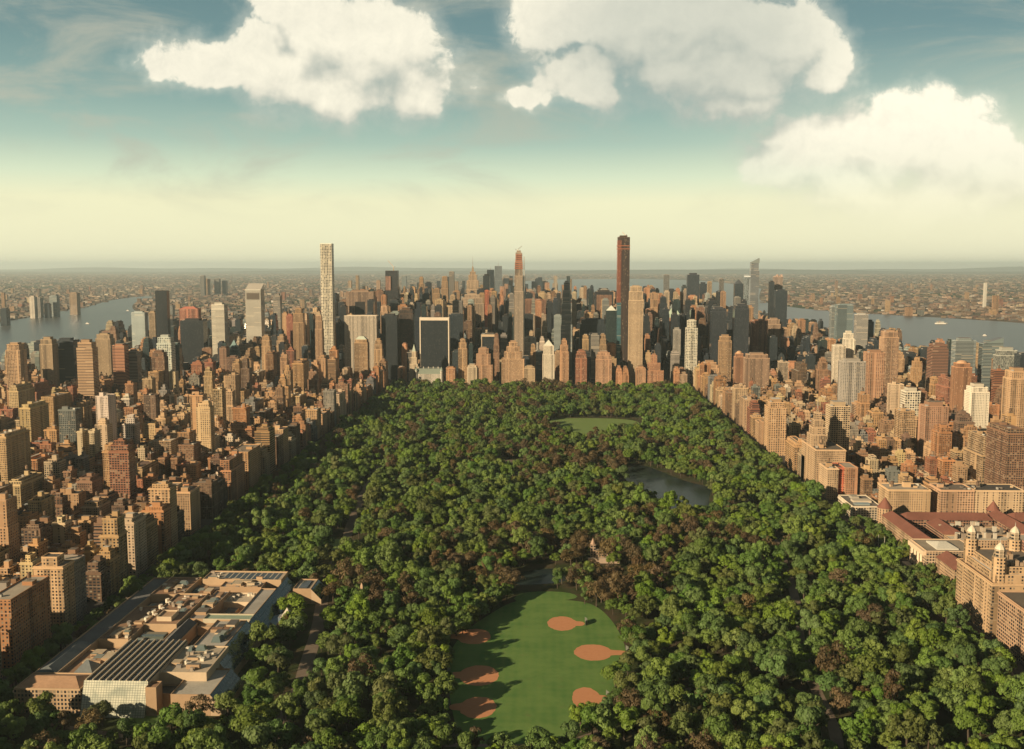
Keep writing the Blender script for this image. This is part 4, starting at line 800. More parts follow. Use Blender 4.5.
hand_box('museum', -406, -228, 712, 1006, 22, P, 'rambling stone art museum of many flat roofs with ribbed skylights and a leaning glass wall', 'museum')

# ---- small stone castle above the pond
x, y = G(598, 561); P = Parts(); c = (.28, .20, .14, .3)
P['wall'].box(x - 3, x + 7, y - 5, y + 5, 0, 14, c, 'punched', (.25, .2, .15)); P['wing'].box(x + 7.1, x + 20, y - 4, y + 4, 0, 11, c, 'punched', (.28, .2, .14)); P['tower'].box(x - 9, x - 3.1, y - 2, y + 4, 0, 20, c, 'punched', (.25, .2, .15)); P['turret_roof'].cyl(x - 6, y + 1, 3, 20, 27, (.3, .2, .14), 'copper', 8, .02); P['terrace'].box(x - 12, x + 24, y - 11, y - 6.1, 0, 6, (.32, .24, .18), 'plain', (.4, .33, .25))
hand_box('castle', x - 16, x + 34, y - 13, y + 6, 24, P, 'small brown stone castle with a corner tower among trees above the lawn', 'castle')
x, y = G(362, 611); P = Parts(); P['plinth'].box(x - 3, x + 3, y - 3, y + 3, .5, 3, (.4, .3, .22)); P['shaft'].taper([(x - 1.7, y - 1.7), (x + 1.7, y - 1.7), (x + 1.7, y + 1.7), (x - 1.7, y + 1.7)], 3.01, 26, .68, (.42, .30, .2), 'plain'); P['pyramidion'].taper([(x - 1.15, y - 1.15), (x + 1.15, y - 1.15), (x + 1.15, y + 1.15), (x - 1.15, y + 1.15)], 26.01, 29, .02, (.42, .30, .2), 'plain')
hand_box('obelisk', x - 3, x + 3, y - 3, y + 3, 29, P, 'tan stone obelisk standing among trees right of the art museum', 'monument')
OBEL = (x, y)
for k, (px, py) in enumerate(((884, 553), (878, 551))):
    x, y = G(px, py); P = Parts(); P['pole'].cyl(x, y, .35, .5, 20, (.6, .58, .52), 'metal', 8, .6); P['base'].cyl(x, y, 1.4, .4, 1.4, (.4, .36, .3), 'plain', 10)
    hand_box('flagpole', x - 1, x + 1, y - 1, y + 1, 20, P, ('right' if k == 0 else 'left') + ' one of two tall bare flagpoles before the columned museum entrance', 'flagpole')
x, y = G(941, 324); P = Parts(); P['hull'].prism([(x - 34, y - 6), (x + 26, y - 6), (x + 38, y), (x + 26, y + 6), (x - 34, y + 6)], .3, 7, (.6, .58, .52), 'plain', (.5, .48, .44)); P['deckhouse'].box(x - 26, x + 18, y - 4, y + 4, 7.01, 14, (.7, .68, .6), 'punched', (.6, .58, .52)); P['funnel'].cyl(x - 8, y, 2, 14, 19, (.3, .1, .06))
hand_box('ferry', x - 34, x + 38, y - 6, y + 6, 14, P, 'white ferry lying off the far bank of the right-hand river', 'boat')

for k, (px, py, L, lab) in enumerate(((88, 324, 26, 'small white boat trailing a pale wake on the left river, nearest the tower bank'), (128, 311, 22, 'small white boat with a long wake far up the left river'), (900, 331, 24, 'small pale boat with a short wake near the middle of the right-hand river'), (985, 336, 20, 'small pale boat with a short wake near the right edge of the river'), (640, 287, 60, 'cargo ship on the far harbour water right of the tallest tower'), (590, 290, 50, 'small ship on the far harbour water left of the tallest tower'))):
    x, y = G(px, py); P = Parts(); w = L * .16
    P['hull'].prism([(x - L / 2, y - w), (x + L * .35, y - w), (x + L / 2, y), (x + L * .35, y + w), (x - L / 2, y + w)], .3, 4, (.5, .48, .44), 'plain', (.45, .43, .4)); P['cabin'].box(x - L * .35, x + L * .1, y - w * .6, y + w * .6, 4.01, 8, (.62, .6, .55), 'plain', (.55, .53, .5))
    P['wake'].prism([(x - L / 2, y - w), (x - L / 2, y + w), (x - L * 4.5, y + w * 5), (x - L * 4.5, y + w * 2)][::-1], .32, .6, (.30, .31, .29), 'plain')
    hand_box('boat', x - L * 4.5, x + L / 2, y - w, y + w * 5, 8, P, lab, 'boat')
for (px, py, sg, where) in ((583, 624, 1, 'right of the uppermost right clay infield'), (624, 653, 1, 'right of the middle right clay infield'), (604, 699, 1, 'right of the lowest right clay infield'), (450, 637, -1, 'left of the uppermost left clay infield'), (452, 676, -1, 'left of the middle left clay infield'), (452, 708, -1, 'left of the lowest left clay infield')):
    x, y = G(px, py); x += 2 * sg; P = Parts()
    for k in range(4): P[('post', k)].box(x + sg * (2 if k in (1, 2) else 0) - .12, x + sg * (2 if k in (1, 2) else 0) + .12, y - 6 + 4 * k - .12, y - 6 + 4 * k + .12, .55, 5.2, (.16, .17, .16), 'metal')
    for k in range(3): P[('fence_panel', k)].side((x + sg * (2 if k else 0) - .05, y - 5.8 + 4 * k), (x + sg * (2 if k < 2 else 0) - .05, y - 2.2 + 4 * k), .6, 5, (.10, .11, .09), 'plain')
    hand_box('backstop', x - 3, x + 3, y - 6, y + 6, 5, P, 'dark mesh backstop fence ' + where, 'fence')
# ---- the street grid filled with ordinary blocks
RES = [(i['x0'] - 3, i['x1'] + 3, i['y0'] - 3, i['y1'] + 3) for i in ITEMS] + [(404, 456, 1393, 1449)]
def free(x0, x1, y0, y1): return not any(x0 < b[1] and x1 > b[0] and y0 < b[3] and y1 > b[2] for b in RES)
def hcap(X, Y, ylim):                        # the height that just reaches a given rooflines' line on the skyline
    u = Vector((X, Y)).length; return H + u * math.tan(math.atan((266 - ylim) / F)) * 1.0
EAST = [(-590, EX), (-735, -615), (-895, -777), (-1095, -918), (-1310, -1125), (-1530, -1340), (-1730, -1560)]
WEST = [(WX, 662), (690, 940), (968, 1130), (1158, 1300)]
WMUS = (405, 695, 1020, 1300)
def lots_row(x0, x1, y0, y1, rn, side, Yn):
    """One block: tall apartment houses on the avenue ends, row houses or mid-rises between."""
    pf = (side == 'E' and x1 == EX) or (side == 'W' and x0 == WX)
    we = rn.uniform(17, 29); ends = [(x0, x0 + we, 'w'), (x1 - we, x1, 'e')]
    for a, b, e in ends:
        front = (side == 'E' and e == 'e' and x1 == EX) or (side == 'W' and e == 'w' and x0 == WX)
        n = rn.choice([1, 2, 2, 3, 3]); ys = [y0 + (y1 - y0) * k / n for k in range(n + 1)]
        for k in range(n):
            far = Yn > 1400
            if front: h = rn.choice([36, 42, 46, 50, 53, 57, 62]) + rn.uniform(-4, 4); h += rn.choice([0, 0, 0, 0, 10, 20])
            else:
                h = rn.choice([20, 26, 36, 42, 46, 50, 55]) if side == 'E' else rn.choice([18, 22, 30, 42, 46, 52])
                if rn.random() < (.09 if not far else .16): h = rn.uniform(75, 118)
            yield a, b, ys[k] + (.25 if k else 0), ys[k + 1] - .25 * (k < n - 1), h, 'apt'
    xa, xb = x0 + we + .3, x1 - we - .3
    for (a, b) in ((y0, y0 + 19 + rn.uniform(-3, 4)), (y1 - 19 - rn.uniform(-3, 4), y1)):
        x = xa
        while x < xb - 5:
            if rn.random() < .38:
                w = min(rn.uniform(10, 19), xb - x); h = rn.choice([24, 30, 34, 40, 46, 28]); kd = 'apt'
                if w < 8: kd = 'row'
            else: w = min(rn.uniform(6, 9.5), xb - x); h = rn.uniform(13.5, 19); kd = 'row'
            yield x, x + w - .12, a, b, h, kd
            x += w
def pick(rn): return rn.choices(PAL, PW)[0]
def put(x0, x1, y0, y1, h, kd, rn, facing=''):
    if not free(x0, x1, y0, y1): return
    cn, c = pick(rn); c = vary(c, rn); d = min(x1 - x0, y1 - y0)
    if kd == 'row' or d < 9:
        P, f = rowhouse(x0, x1, y0, y1, h, c, rn); add('row_house', 'row_house', x0, x1, y0, y1, h, P, words=(cn, 'row house', f), group='row houses of the side streets')
    else:
        r = rn.random(); fac = 'masonry' if r < .78 else 'punched' if r < .95 else 'banded'
        P, f = apartment(x0, x1, y0, y1, h, c, rn, fac)
        if h > 70: add('apartment_tower', 'apartment_tower', x0, x1, y0, y1, h, P, words=(cn, 'apartment tower' + facing, f), group='apartment towers standing above the blocks', cat='tower')
        else: add('apartment_building', 'apartment_building', x0, x1, y0, y1, h, P, words=(cn, ('low' if h < 34 else 'mid-rise') + ' apartment block' + facing, f), group='apartment blocks of the street grid')
for st in range(59, 92):
    ya = 2800 - (st - 59) * 84 - 66; yb = ya + 66
    if yb < 330: continue
    for side, cols in (('E', EAST), ('W', WEST)):
        for (x0, x1) in cols:
            rn = random.Random(st * 1000 + int(x0))
            p = PJ([(x0, yb, 30), (x1, yb, 30), (x0, ya, 30), (x1, ya, 30)])[:, 0]
            lim = 260 if yb < 1000 else 90
            if yb < 500 or p.max() < -lim or p.min() > 1024 + 90: continue
            for (a, b, c, d, h, kd) in lots_row(x0, x1, ya, yb, rn, side, ya):
                if WMUS[0] < b and a < WMUS[1] and WMUS[2] - 2 < d and c < WMUS[3]: continue
                fr = ' facing the park' if (side == 'E' and b == EX) or (side == 'W' and a == WX) else ''
                if side == 'W' and a == WX and 1290 < c < 1450 and False: continue
                # keep rooflines under the rivers' shore lines seen in the photograph
                cap_y = 338 if ya > 1800 else 352
                put(a, b, c, d, min(h, max(18, hcap((a + b) / 2, c, cap_y))), kd, rn, fr)
# midtown and beyond: closer-set commercial blocks, lower than the skyline in the photograph
OFF = [('dark glass', DK, 'curtain'), ('dark blue glass', DKB, 'curtain'), ('green glass', DKG, 'curtain'), ('tan ribbed', TAN, 'ribbed'), ('buff', BUF, 'masonry'), ('brown', BRN, 'masonry'), ('pale glass', LGL, 'banded'), ('limestone', LIM, 'ribbed'), ('cream banded', (.46, .40, .31), 'banded'), ('orange-brick', (.38, .2, .11), 'masonry'), ('tan brick', (.41, .27, .16), 'masonry'), ('grey', GRY, 'banded')]
OW = [22, 22, 9, 10, 7, 10, 6, 5, 3, 8, 9, 7]
MIDC = [(-1730, -1560), (-1530, -1340), (-1310, -1125), (-1095, -918), (-895, -777), (-735, -615), (-590, -462), (-430, -190), (-160, 60), (90, 330), (360, 600), (630, 880), (910, 1110), (1140, 1310)]
for r in range(0, 74):
    ya = 2834 + r * 84; yb = ya + 66
    for ci, (x0, x1) in enumerate(MIDC):
        rn = random.Random(777 + r * 50 + ci)
        if ya > 6400 and (x0 < -1500 - (ya - 6400) * -.15 or x1 > 1150 - (ya - 6400) * .12): continue
        p = PJ([(x0, ya, 60), (x1, ya, 60)])[:, 0]
        if p.max() < -40 or p.min() > 1064: continue
        x = x0
        while x < x1 - 14:
            w = min(rn.choice([rn.uniform(12, 22), rn.uniform(16, 34)]), x1 - x); n = rn.choice([1, 2, 2])
            for k in range(n):
                a, b = ya + 66 * k / n + .2, ya + 66 * (k + 1) / n - .2
                core = -900 < x < 700 and ya < 5200
                if ya < 2890: lim = 368
                elif ya < 3100: lim = rn.choice([335, 345, 352, 360])
                elif ya < 3600: lim = rn.choice([300, 306, 314, 322, 330, 340, 350]) if core else rn.choice([336, 342, 350])
                elif ya < 5300: lim = rn.choice([279, 284, 289, 294, 300, 306, 312, 320]) if core else rn.choice([318, 326, 334])
                else: lim = rn.choice([286, 290, 296, 300])
                hm = hcap(x + w / 2, a, lim)
                h = min(hm, rn.choice([34, 50, 70, 90, 110, 130, 160, 180, 200, 225, 240]) if ya < 5300 else rn.choice([18, 22, 28, 34, 50, 70]))
                if not core and ya < 5300: h = min(h, rn.choice([24, 34, 46, 60, 80, 110, 130]))
                if h < 12: h = rn.uniform(12, 24)
                if not free(x, x + w - .4, a, b): continue
                on, oc_, of = rn.choices(OFF, OW)[0]
                if h < 45 or ya < 2840: on, oc_, of = rn.choices([o for o in OFF if o[2] == 'masonry'])[0]
                c = vary(oc_, rn, .2)
                P = tower(x, x + w - .4, a, b, h, c, of, rn, rn.choice([None, None, None, S1, S2, S3]) if h > 40 else None)
                if ya > 4600: P = Parts({k: v for k, v in P.items() if k == 'wall' or k[0] in ('setback', 'roof', 'roof_bulkhead')})
                kd = 'office_building' if h < 90 else 'office_tower'
                add(kd, kd, x, x + w - .4, a, b, h, P, words=(on, 'office block' if h < 90 else 'office tower', ''), group='office blocks beyond the park' if h < 90 else 'office towers beyond the park', cat='building' if h < 90 else 'tower')
            x += w
# harbour-end cluster downtown
rn = random.Random(99)
for k in range(46):
    px = rn.choice([rn.gauss(500, 22), rn.gauss(545, 25), rn.gauss(420, 40)]); Y = rn.uniform(8600, 10000); yt = rn.uniform(275, 287); x0, z = ZT(px, yt, Y); w = rn.uniform(28, 50)
    if not free(x0, x0 + w, Y, Y + 40): continue
    on, c, f = rn.choices(OFF, OW)[0]; P = Parts(); P['wall'].box(x0, x0 + w, Y, Y + 40, 0, z, vary(c, rn), f, rc(rn)); RES.append((x0, x0 + w, Y, Y + 40))
    add('downtown_tower', 'downtown_tower', x0, x0 + w, Y, Y + 40, z, P, words=(on, 'far downtown tower', ''), group='towers of the far downtown cluster', cat='tower')
def shore_clear(x, y): return not inpoly(x, y, ER) and not inpoly(x, y, [*HUD_E, *HUD_W[::-1]]) and not inpoly(x, y, MANH)
# towers scattered over the opposite shores
for k in range(150):
    left = k % 2 == 0
    px = rn.uniform(0, 420) if left else rn.uniform(690, 1024); Y = rn.choice([rn.uniform(6200, 9000), rn.uniform(9000, 16000), rn.uniform(7000, 12000)]); X, _ = ZT(px, 280, Y)
    if not shore_clear(X, Y): continue
    w = rn.uniform(16, 45); h = rn.choice([24, 30, 40, 50, 60, 80]) + (rn.random() < .1) * 50
    cn, c = pick(rn); P = Parts(); P['wall'].box(X, X + w, Y, Y + rn.uniform(16, 40), 0, h, vary(c, rn), 'punched', rc(rn))
    add('far_tower', 'far_tower', X, X + w, Y, Y + 30, h, P, words=(cn, 'tower block on the far shore', ''), group='tower blocks on the far shores', cat='tower')

# ---- what the picture shows of each building: painter's pass over footprints, far to near
IDB = np.full((749, 1024), -1, np.int32)
def raster(poly, idx):
    x0, y0 = np.floor(poly.min(0)).astype(int); x1, y1 = np.ceil(poly.max(0)).astype(int)
    x0, y0, x1, y1 = max(0, x0), max(0, y0), min(1023, x1), min(748, y1)
    if x1 < x0 or y1 < y0: return
    ok = np.ones((y1 - y0 + 1, x1 - x0 + 1), bool); gx = np.arange(x0, x1 + 1)[None, :] + .5; gy = np.arange(y0, y1 + 1)[:, None] + .5
    for i in range(len(poly)):
        a, b = poly[i], poly[(i + 1) % len(poly)]
        ok &= ((b[0] - a[0]) * (gy - a[1]) - (b[1] - a[1]) * (gx - a[0])) >= 0
    IDB[y0:y1 + 1, x0:x1 + 1][ok] = idx
def hull(p):
    p = sorted(map(tuple, p)); lo = []; hi = []
    for q in p:
        while len(lo) > 1 and (lo[-1][0] - lo[-2][0]) * (q[1] - lo[-2][1]) - (lo[-1][1] - lo[-2][1]) * (q[0] - lo[-2][0]) <= 0: lo.pop()
        lo.append(q)
    for q in reversed(p):
        while len(hi) > 1 and (hi[-1][0] - hi[-2][0]) * (q[1] - hi[-2][1]) - (hi[-1][1] - hi[-2][1]) * (q[0] - hi[-2][0]) <= 0: hi.pop()
        hi.append(q)
    return np.array(lo[:-1] + hi[:-1])
print('buildings generated', len(ITEMS), round(time.time() - T0, 1))
# ------------------------------------------------------------------ trees
def crown_mesh(seed, r, zc, rz, nl, lo, hi, nq, mat, qs):
    """A crown of leaf clumps: lobes over an uneven ellipsoid, each a swarm of small leaf faces turned roughly outward."""
    rn = np.random.RandomState(seed); V = []; Fc = []
    lob = []
    for i in range(nl):
        u = rn.uniform(-.55, 1.0); th = rn.uniform(0, 2 * math.pi); q = math.sqrt(max(0, 1 - u * u)); k = rn.uniform(.55, .84)
        lob.append((k * r * q * math.cos(th) * rn.uniform(.85, 1.12), k * r * q * math.sin(th) * rn.uniform(.85, 1.12), zc + k * rz * u, r * rn.uniform(lo, hi)))
    lob.append((0, 0, zc, r * .5))
    vi = 0; vs = []
    for (x, y, z, lr) in lob:
        n = int(nq * (lr / (.33 * r)) ** 2)
        d = rn.normal(size=(n, 3)); d /= np.linalg.norm(d, axis=1)[:, None]; d[:, 2] = np.where(d[:, 2] < -.35, -d[:, 2], d[:, 2])
        rad = lr * rn.uniform(.72, 1.06, n)[:, None]; c = np.array([x, y, z]) + d * rad * np.array([1, 1, .88])
        nrm = d + rn.normal(size=(n, 3)) * .24; nrm /= np.linalg.norm(nrm, axis=1)[:, None]
        t = np.cross(nrm, rn.normal(size=(n, 3))); t /= np.linalg.norm(t, axis=1)[:, None]; b = np.cross(nrm, t)
        s = (qs * rn.uniform(.6, 1.35, n))[:, None]; s2 = s * rn.uniform(.5, 1, n)[:, None]
        vs.append(np.stack([c - t * s, c - b * s2, c + t * s, c + b * s2], 1).reshape(-1, 3))
    v = np.concatenate(vs).astype(np.float32); nf = len(v) // 4
    me = bpy.data.meshes.new('crown'); me.vertices.add(len(v)); me.vertices.foreach_set('co', v.ravel()); me.loops.add(nf * 4); me.loops.foreach_set('vertex_index', np.arange(nf * 4, dtype=np.int32))
    me.polygons.add(nf); me.polygons.foreach_set('loop_start', np.arange(nf, dtype=np.int32) * 4); me.materials.append(MATS[mat]); me.update(); me.validate(); return me
def trunk_mb(seed, h):
    rn = random.Random(seed); mb = MB(); n = 7
    def limb(p, q, ra, rb):
        p, q = Vector(p), Vector(q); d = (q - p).normalized(); a = d.orthogonal().normalized(); b = d.cross(a)
        for i in range(n):
            t0, t1 = 2 * math.pi * i / n, 2 * math.pi * (i + 1) / n; f = lambda c, r, t: tuple(c + (a * math.cos(t) + b * math.sin(t)) * r)
            mb.face([f(p, ra, t0), f(p, ra, t1), f(q, rb, t1), f(q, rb, t0)], (.1, .1, .1), 'bark')
    top = (rn.uniform(-.6, .6), rn.uniform(-.6, .6), h * .42); limb((0, 0, -.4), top, h * .032, h * .024)
    for i in range(5):
        t = i * 1.26 + rn.uniform(-.3, .3); limb((top[0], top[1], top[2] - .5), (top[0] + math.cos(t) * h * .26, top[1] + math.sin(t) * h * .26, h * rn.uniform(.6, .78)), h * .017, h * .006)
    return mb
SHAPES = [(8.2, 10.0, 7.6, 13, .27, .46), (9.2, 11.5, 9.0, 22, .20, .38), (6.2, 11.0, 10.2, 12, .30, .50), (10.2, 9.4, 6.4, 19, .22, .40), (7.6, 10.5, 8.6, 7, .42, .60), (8.6, 9.0, 7.2, 30, .15, .28)]  # radius, centre height, half height, lobes and their size
NS = len(SHAPES); FORM = ['rounded', 'broad domed', 'tall narrow', 'spreading', 'full', 'many-lobed']
CROWNS = []; TRUNKS = []
for mi, (mn, _, _) in enumerate(LEAF):
    for si, (r, zc, rz, nl, lo, hi) in enumerate(SHAPES): CROWNS.append(crown_mesh(100 + mi * 10 + si, r, zc, rz, nl, lo, hi, 105 if mi < 3 else 60, mn, .68 if mi < 3 else .6))
for si, s in enumerate(SHAPES): TRUNKS.append(trunk_mb(si, s[1] + s[2]).mesh('trunk'))
tr = random.Random(4); TREES = []
KEEP = [LAWN, LAWN2, TURTLE, LAKE, MEADOW, TERRACE, NLAWN, PLOT1, ROCKS, *GLADES]
BOXES = [(-411, -252, 706, 870), (-411, -239, 706, 772), (-411, -250, 862, 1012), (-262, -222, 884, 928), (-256, -224, 964, 1010)]
GRID = 14.6
def wave(x, y): return math.sin(x * .011 + 1.3) + math.sin(y * .008 - .7) + math.sin((x + y) * .019) + math.sin((x - 2 * y) * .006 + 2)
y = 560.0; row = 0
def bbox(p): return (min(q[0] for q in p), max(q[0] for q in p), min(q[1] for q in p), max(q[1] for q in p))
KB = [(bbox(p), p) for p in KEEP]
CLEAR = [(G(300, 680), 18), (G(772, 655), 16), (G(815, 705), 15), (G(655, 575), 12), (G(700, 660), 10), (G(430, 447), 14), (G(845, 725), 14), (G(515, 467), 20), (OBEL, 8), (G(598, 562), 16), (G(612, 562), 14), (G(598, 571), 14), (G(520, 585), 12)]
while y < 2755:
    g = GRID * (1 if y < 1500 else 1.08); x = -424 + (row % 2) * g / 2; row += 1
    while x < 380:
        X, Y = x + tr.uniform(-.42, .42) * g, y + tr.uniform(-.42, .42) * g; x += g
        if any(b[0] - 6 < X < b[1] + 6 and b[2] - 6 < Y < b[3] + 6 and (inpoly(X, Y, p) or any(inpoly(X + dx, Y + dy, p) for dx, dy in ((4, 0), (-4, 0), (0, 4), (0, -4)))) for b, p in KB): continue
        if any(b[0] < X < b[1] and b[2] < Y < b[3] for b in BOXES): continue
        if any(math.hypot(X - c[0], Y - c[1]) < r for c, r in CLEAR): continue
        if Y < 1900 and (near_line(X, Y, ROAD, 9) or near_line(X, Y, WROAD, 6.5)) and tr.random() < .85: continue
        if Y < 1200 and any(near_line(X, Y, q, 6) for q in PATHS) and tr.random() < .75: continue
        if tr.random() < .12: continue
        w = wave(X, Y); ru = .035 + (.6 if w > 1.6 else .2 if w > 1.1 else 0) + (.06 if Y > 1250 else 0)
        u = tr.random(); m = 3 if u < ru else 0 if u < ru + (1 - ru) * .44 else 1 if u < ru + (1 - ru) * .86 else 2
        s = tr.choice([.52, .72, .9, 1.02, 1.15, 1.28, 1.46]) * tr.uniform(.92, 1.08) * (1 + .12 * math.sin(X * .02 + 2) * math.sin(Y * .017))
        TREES.append((X, Y, .5, s, s * tr.uniform(.82, 1.25), tr.uniform(0, 6.28), m, tr.randrange(NS)))
    y += g * .87
# along the front pavements and round the red-roofed museum, and a few in the side streets and yards
yy = 600
while yy < 2780:
    for xx in (-432, 386.5):
        if tr.random() < .85: TREES.append((xx, yy + tr.uniform(-2, 2), .5, tr.uniform(.5, .68), tr.uniform(.6, .8), tr.uniform(0, 6), tr.choice([0, 1, 1, 2]), tr.randrange(NS)))
    yy += 9.5
for k in range(260):
    X, Y = tr.choice([(tr.uniform(398, 424), tr.uniform(1142, 1300)), (tr.uniform(396, 422), tr.uniform(992, 1088)), (tr.uniform(396, 422), tr.uniform(992, 1088)), (tr.uniform(410, 560), tr.uniform(1000, 1034)), (tr.uniform(455, 690), tr.uniform(1284, 1306))])
    if all(math.hypot(X - t[0], Y - t[1]) > 6.5 for t in TREES[-260:]): TREES.append((X, Y, .4, tr.uniform(.65, .95), tr.uniform(.65, .95), tr.uniform(0, 6), tr.choice([0, 1, 1, 2, 2]), tr.randrange(NS)))
for st in range(59, 90):
    for side, cols in (('E', EAST), ('W', WEST)):
        for (x0, x1) in cols:
            yc = 2800 - (st - 59) * 84 - 33
            for k in range(5):
                X, Y = tr.uniform(x0 + 42, x1 - 42), yc + tr.choice([tr.uniform(-6, 6), 42.5])
                if free(X - 4, X + 4, Y - 4, Y + 4) and yc > 500 and not (WMUS[0] < X < WMUS[1] and WMUS[2] < Y < WMUS[3]): TREES.append((X, Y, .4, tr.uniform(.42, .62), tr.uniform(.5, .7), tr.uniform(0, 6), tr.choice([0, 1, 2]), tr.randrange(NS)))
# ---- painter's order of everything, far to near
order = [(it['y0'], 0, k) for k, it in enumerate(ITEMS)] + [(t[1] - 5, 1, k) for k, t in enumerate(TREES)]
order.sort(key=lambda o: -o[0])
TV_ = np.zeros(len(TREES), int); NB = len(ITEMS)
corner = {}
for _, ty, k in order:
    if ty == 0:
        it = ITEMS[k]; p = np.array([(x, y, z) for x in (it['x0'], it['x1']) for y in (it['y0'], it['y1']) for z in (0, it['h'])])
        if it['y0'] < 20: continue
        q = PJ(p)[:, :2]
        if q[:, 0].max() < 0 or q[:, 0].min() > 1024 or q[:, 1].min() > 749: continue
        raster(hull(q), k)
    else:
        X, Y, Z, s, sz, *_ = TREES[k]; c = PJ([(X, Y, 9 * sz)])[0]
        if not (-20 < c[0] < 1044 and c[1] < 770): continue
        rx = 8 * s * F / c[2]; ry = 8 * sz * F / c[2]
        raster(np.array([(c[0] + rx * math.cos(a), c[1] + ry * math.sin(a)) for a in np.linspace(0, 2 * math.pi, 9)[:-1]]), NB + k)
cnt = np.bincount(IDB[IDB >= 0].ravel(), minlength=NB + len(TREES))
yy_, xx_ = np.nonzero(IDB >= 0); ids = IDB[yy_, xx_]
sx = np.bincount(ids, weights=xx_, minlength=len(cnt)); sy = np.bincount(ids, weights=yy_, minlength=len(cnt))
print('trees', len(TREES), 'trees seen', int((cnt[NB:] > 0).sum()), round(time.time() - T0, 1))
# ---- buildings: the 300 of a kind that show largest are things; the rest of the city is one mass
CAP = 290; ranked = sorted(range(NB), key=lambda k: -cnt[k]); taken = {}; rest = MB(); hidden = 0; KEPT = set(); same = {}
for k in ranked:
    it = ITEMS[k]; c = int(cnt[k]); kd = it['kind']
    if it['hand'] and (c >= 3 or it['name'] in ('castle', 'obelisk', 'flagpole', 'ferry', 'boat', 'backstop')) or (not it['hand'] and c >= 10 and taken.get(kd, 0) < CAP):
        taken[kd] = taken.get(kd, 0) + 1; KEPT.add(k)
        if not it['hand']:
            cn, wh, f = it['words']; loc = place(sx[k] / max(c, 1), sy[k] / max(c, 1)); lab = f'{cn} {wh} {f}'.strip()
            if len(lab.replace('-', '').split()) > 9: lab = f'{cn} {wh}'
            it['label'] = f'{lab}, {loc}'
        same.setdefault(it['label'], []).append(it)
for v in same.values():                     # two of one look and place are told apart by their height
    if len(v) > 1:
        v.sort(key=lambda i: -i['h'])
        for i, w in zip(v, ('taller', 'shorter', 'lowest')): i['label'] = w + ' ' + i['label']
for k in ranked:
    it = ITEMS[k]; c = int(cnt[k])
    if k in KEPT:
        P = it['P']
        if c < 45 and len(P) > 1 and not it['hand']:      # too small to show its parts
            mb = MB(); P.merged(mb); o = mb.build(it['name'], None, (it['x0'], it['y0'], 0)); tag(o, it['label'], it['cat'], it['group'])
        else: P.thing(it['name'], ((it['x0'] + it['x1']) / 2, (it['y0'] + it['y1']) / 2, 0), it['label'], it['cat'], it['group'])
    else:
        P = it['P']
        if c == 0 and it['y0'] > 1500: P = Parts({q: m for q, m in P.items() if q in ('wall', 'roof') or q[0] in ('setback', 'wall', 'roof')})
        P.merged(rest); hidden += c == 0
o = rest.build('city_buildings'); tag(o, 'mass of smaller and hidden city buildings filling the street grid', 'buildings', None, 'stuff')
print('kinds', taken, 'hidden', hidden, 'rest faces', len(rest.f), round(time.time() - T0, 1))
# cranes on the three unfinished towers
crane(TC[0] + 4, TC[1], TC[2], 8, 12, 2.2, 'small crane on top of the tallest unfinished tower')
crane(TS[0] - 3, TS[1], TS[2] + 1, 9, 14, .6, 'crane on top of the thin red-topped tower')
crane(TV[0] + 6, TV[1], TV[2], 16, 34, 2.4, 'crane with a long raised jib on the unfinished dark tower')
# low roofs of the far shores: one mass
fr = random.Random(31); mb = MB()
for k in range(20000):
    px = fr.uniform(-30, 1054); py = 274.6 + 52 * fr.random() ** 2.0; X, Y = G(px, py)
    if Y < 3200 or not shore_clear(X, Y): continue
    w, d, h = fr.uniform(10, 40) * (1 + Y / 30000), fr.uniform(12, 40), fr.choice([6, 7, 8, 9, 11, 13, 18])
    cn, c = pick(fr); c = vary(c, fr, .3); gy = (c[0] + c[1] + c[2]) / 3; c = tuple((v * .65 + gy * .35) * kk for v, kk in zip(c[:3], [fr.choice([.35, .5, .6, .8])] * 3)); mb.box(X, X + w, Y, Y + d, 0, h, c, 'plain', rc(fr) if fr.random() < .6 else c)
o = mb.build('far_shore_buildings'); tag(o, 'low brick and tan buildings spread over the far shores', 'buildings', None, 'stuff')
fr = random.Random(32); 
# ---- trees: the 300 that show largest one by one, the rest as one woodland of the same trees
tcnt = cnt[NB:]; best = [int(k) for k in np.argsort(-tcnt, kind='stable')[:296] if tcnt[k] > 0]; bs = set(best)
SP = {0: ('fresh green', 'broadleaf_tree'), 1: ('deep green', 'broadleaf_tree'), 2: ('olive green', 'broadleaf_tree'), 3: ('russet brown', 'broadleaf_tree')}
for k in best:
    X, Y, Z, s, sz, rot, m, sh = TREES[k]; col, nm = SP[m]; c = tcnt[k]
    size = 'small' if s < .75 else 'large' if s > 1.05 else 'medium'; form = FORM[sh]
    r = empty(nm, (X, Y, Z), f'{size} {col} {form} tree, {place(sx[NB + k] / c, sy[NB + k] / c)}', 'tree', 'nearer trees of the park')
    r.rotation_euler = (0, 0, rot); r.scale = (s, s, sz)
    for name, me in (('crown', CROWNS[m * NS + sh]), ('trunk', TRUNKS[sh])):
        o = bpy.data.objects.new(name, me); COL.objects.link(o); o.parent = r
pts = [t for k, t in enumerate(TREES) if k not in bs]
src = bpy.data.collections.new('tree_kinds')
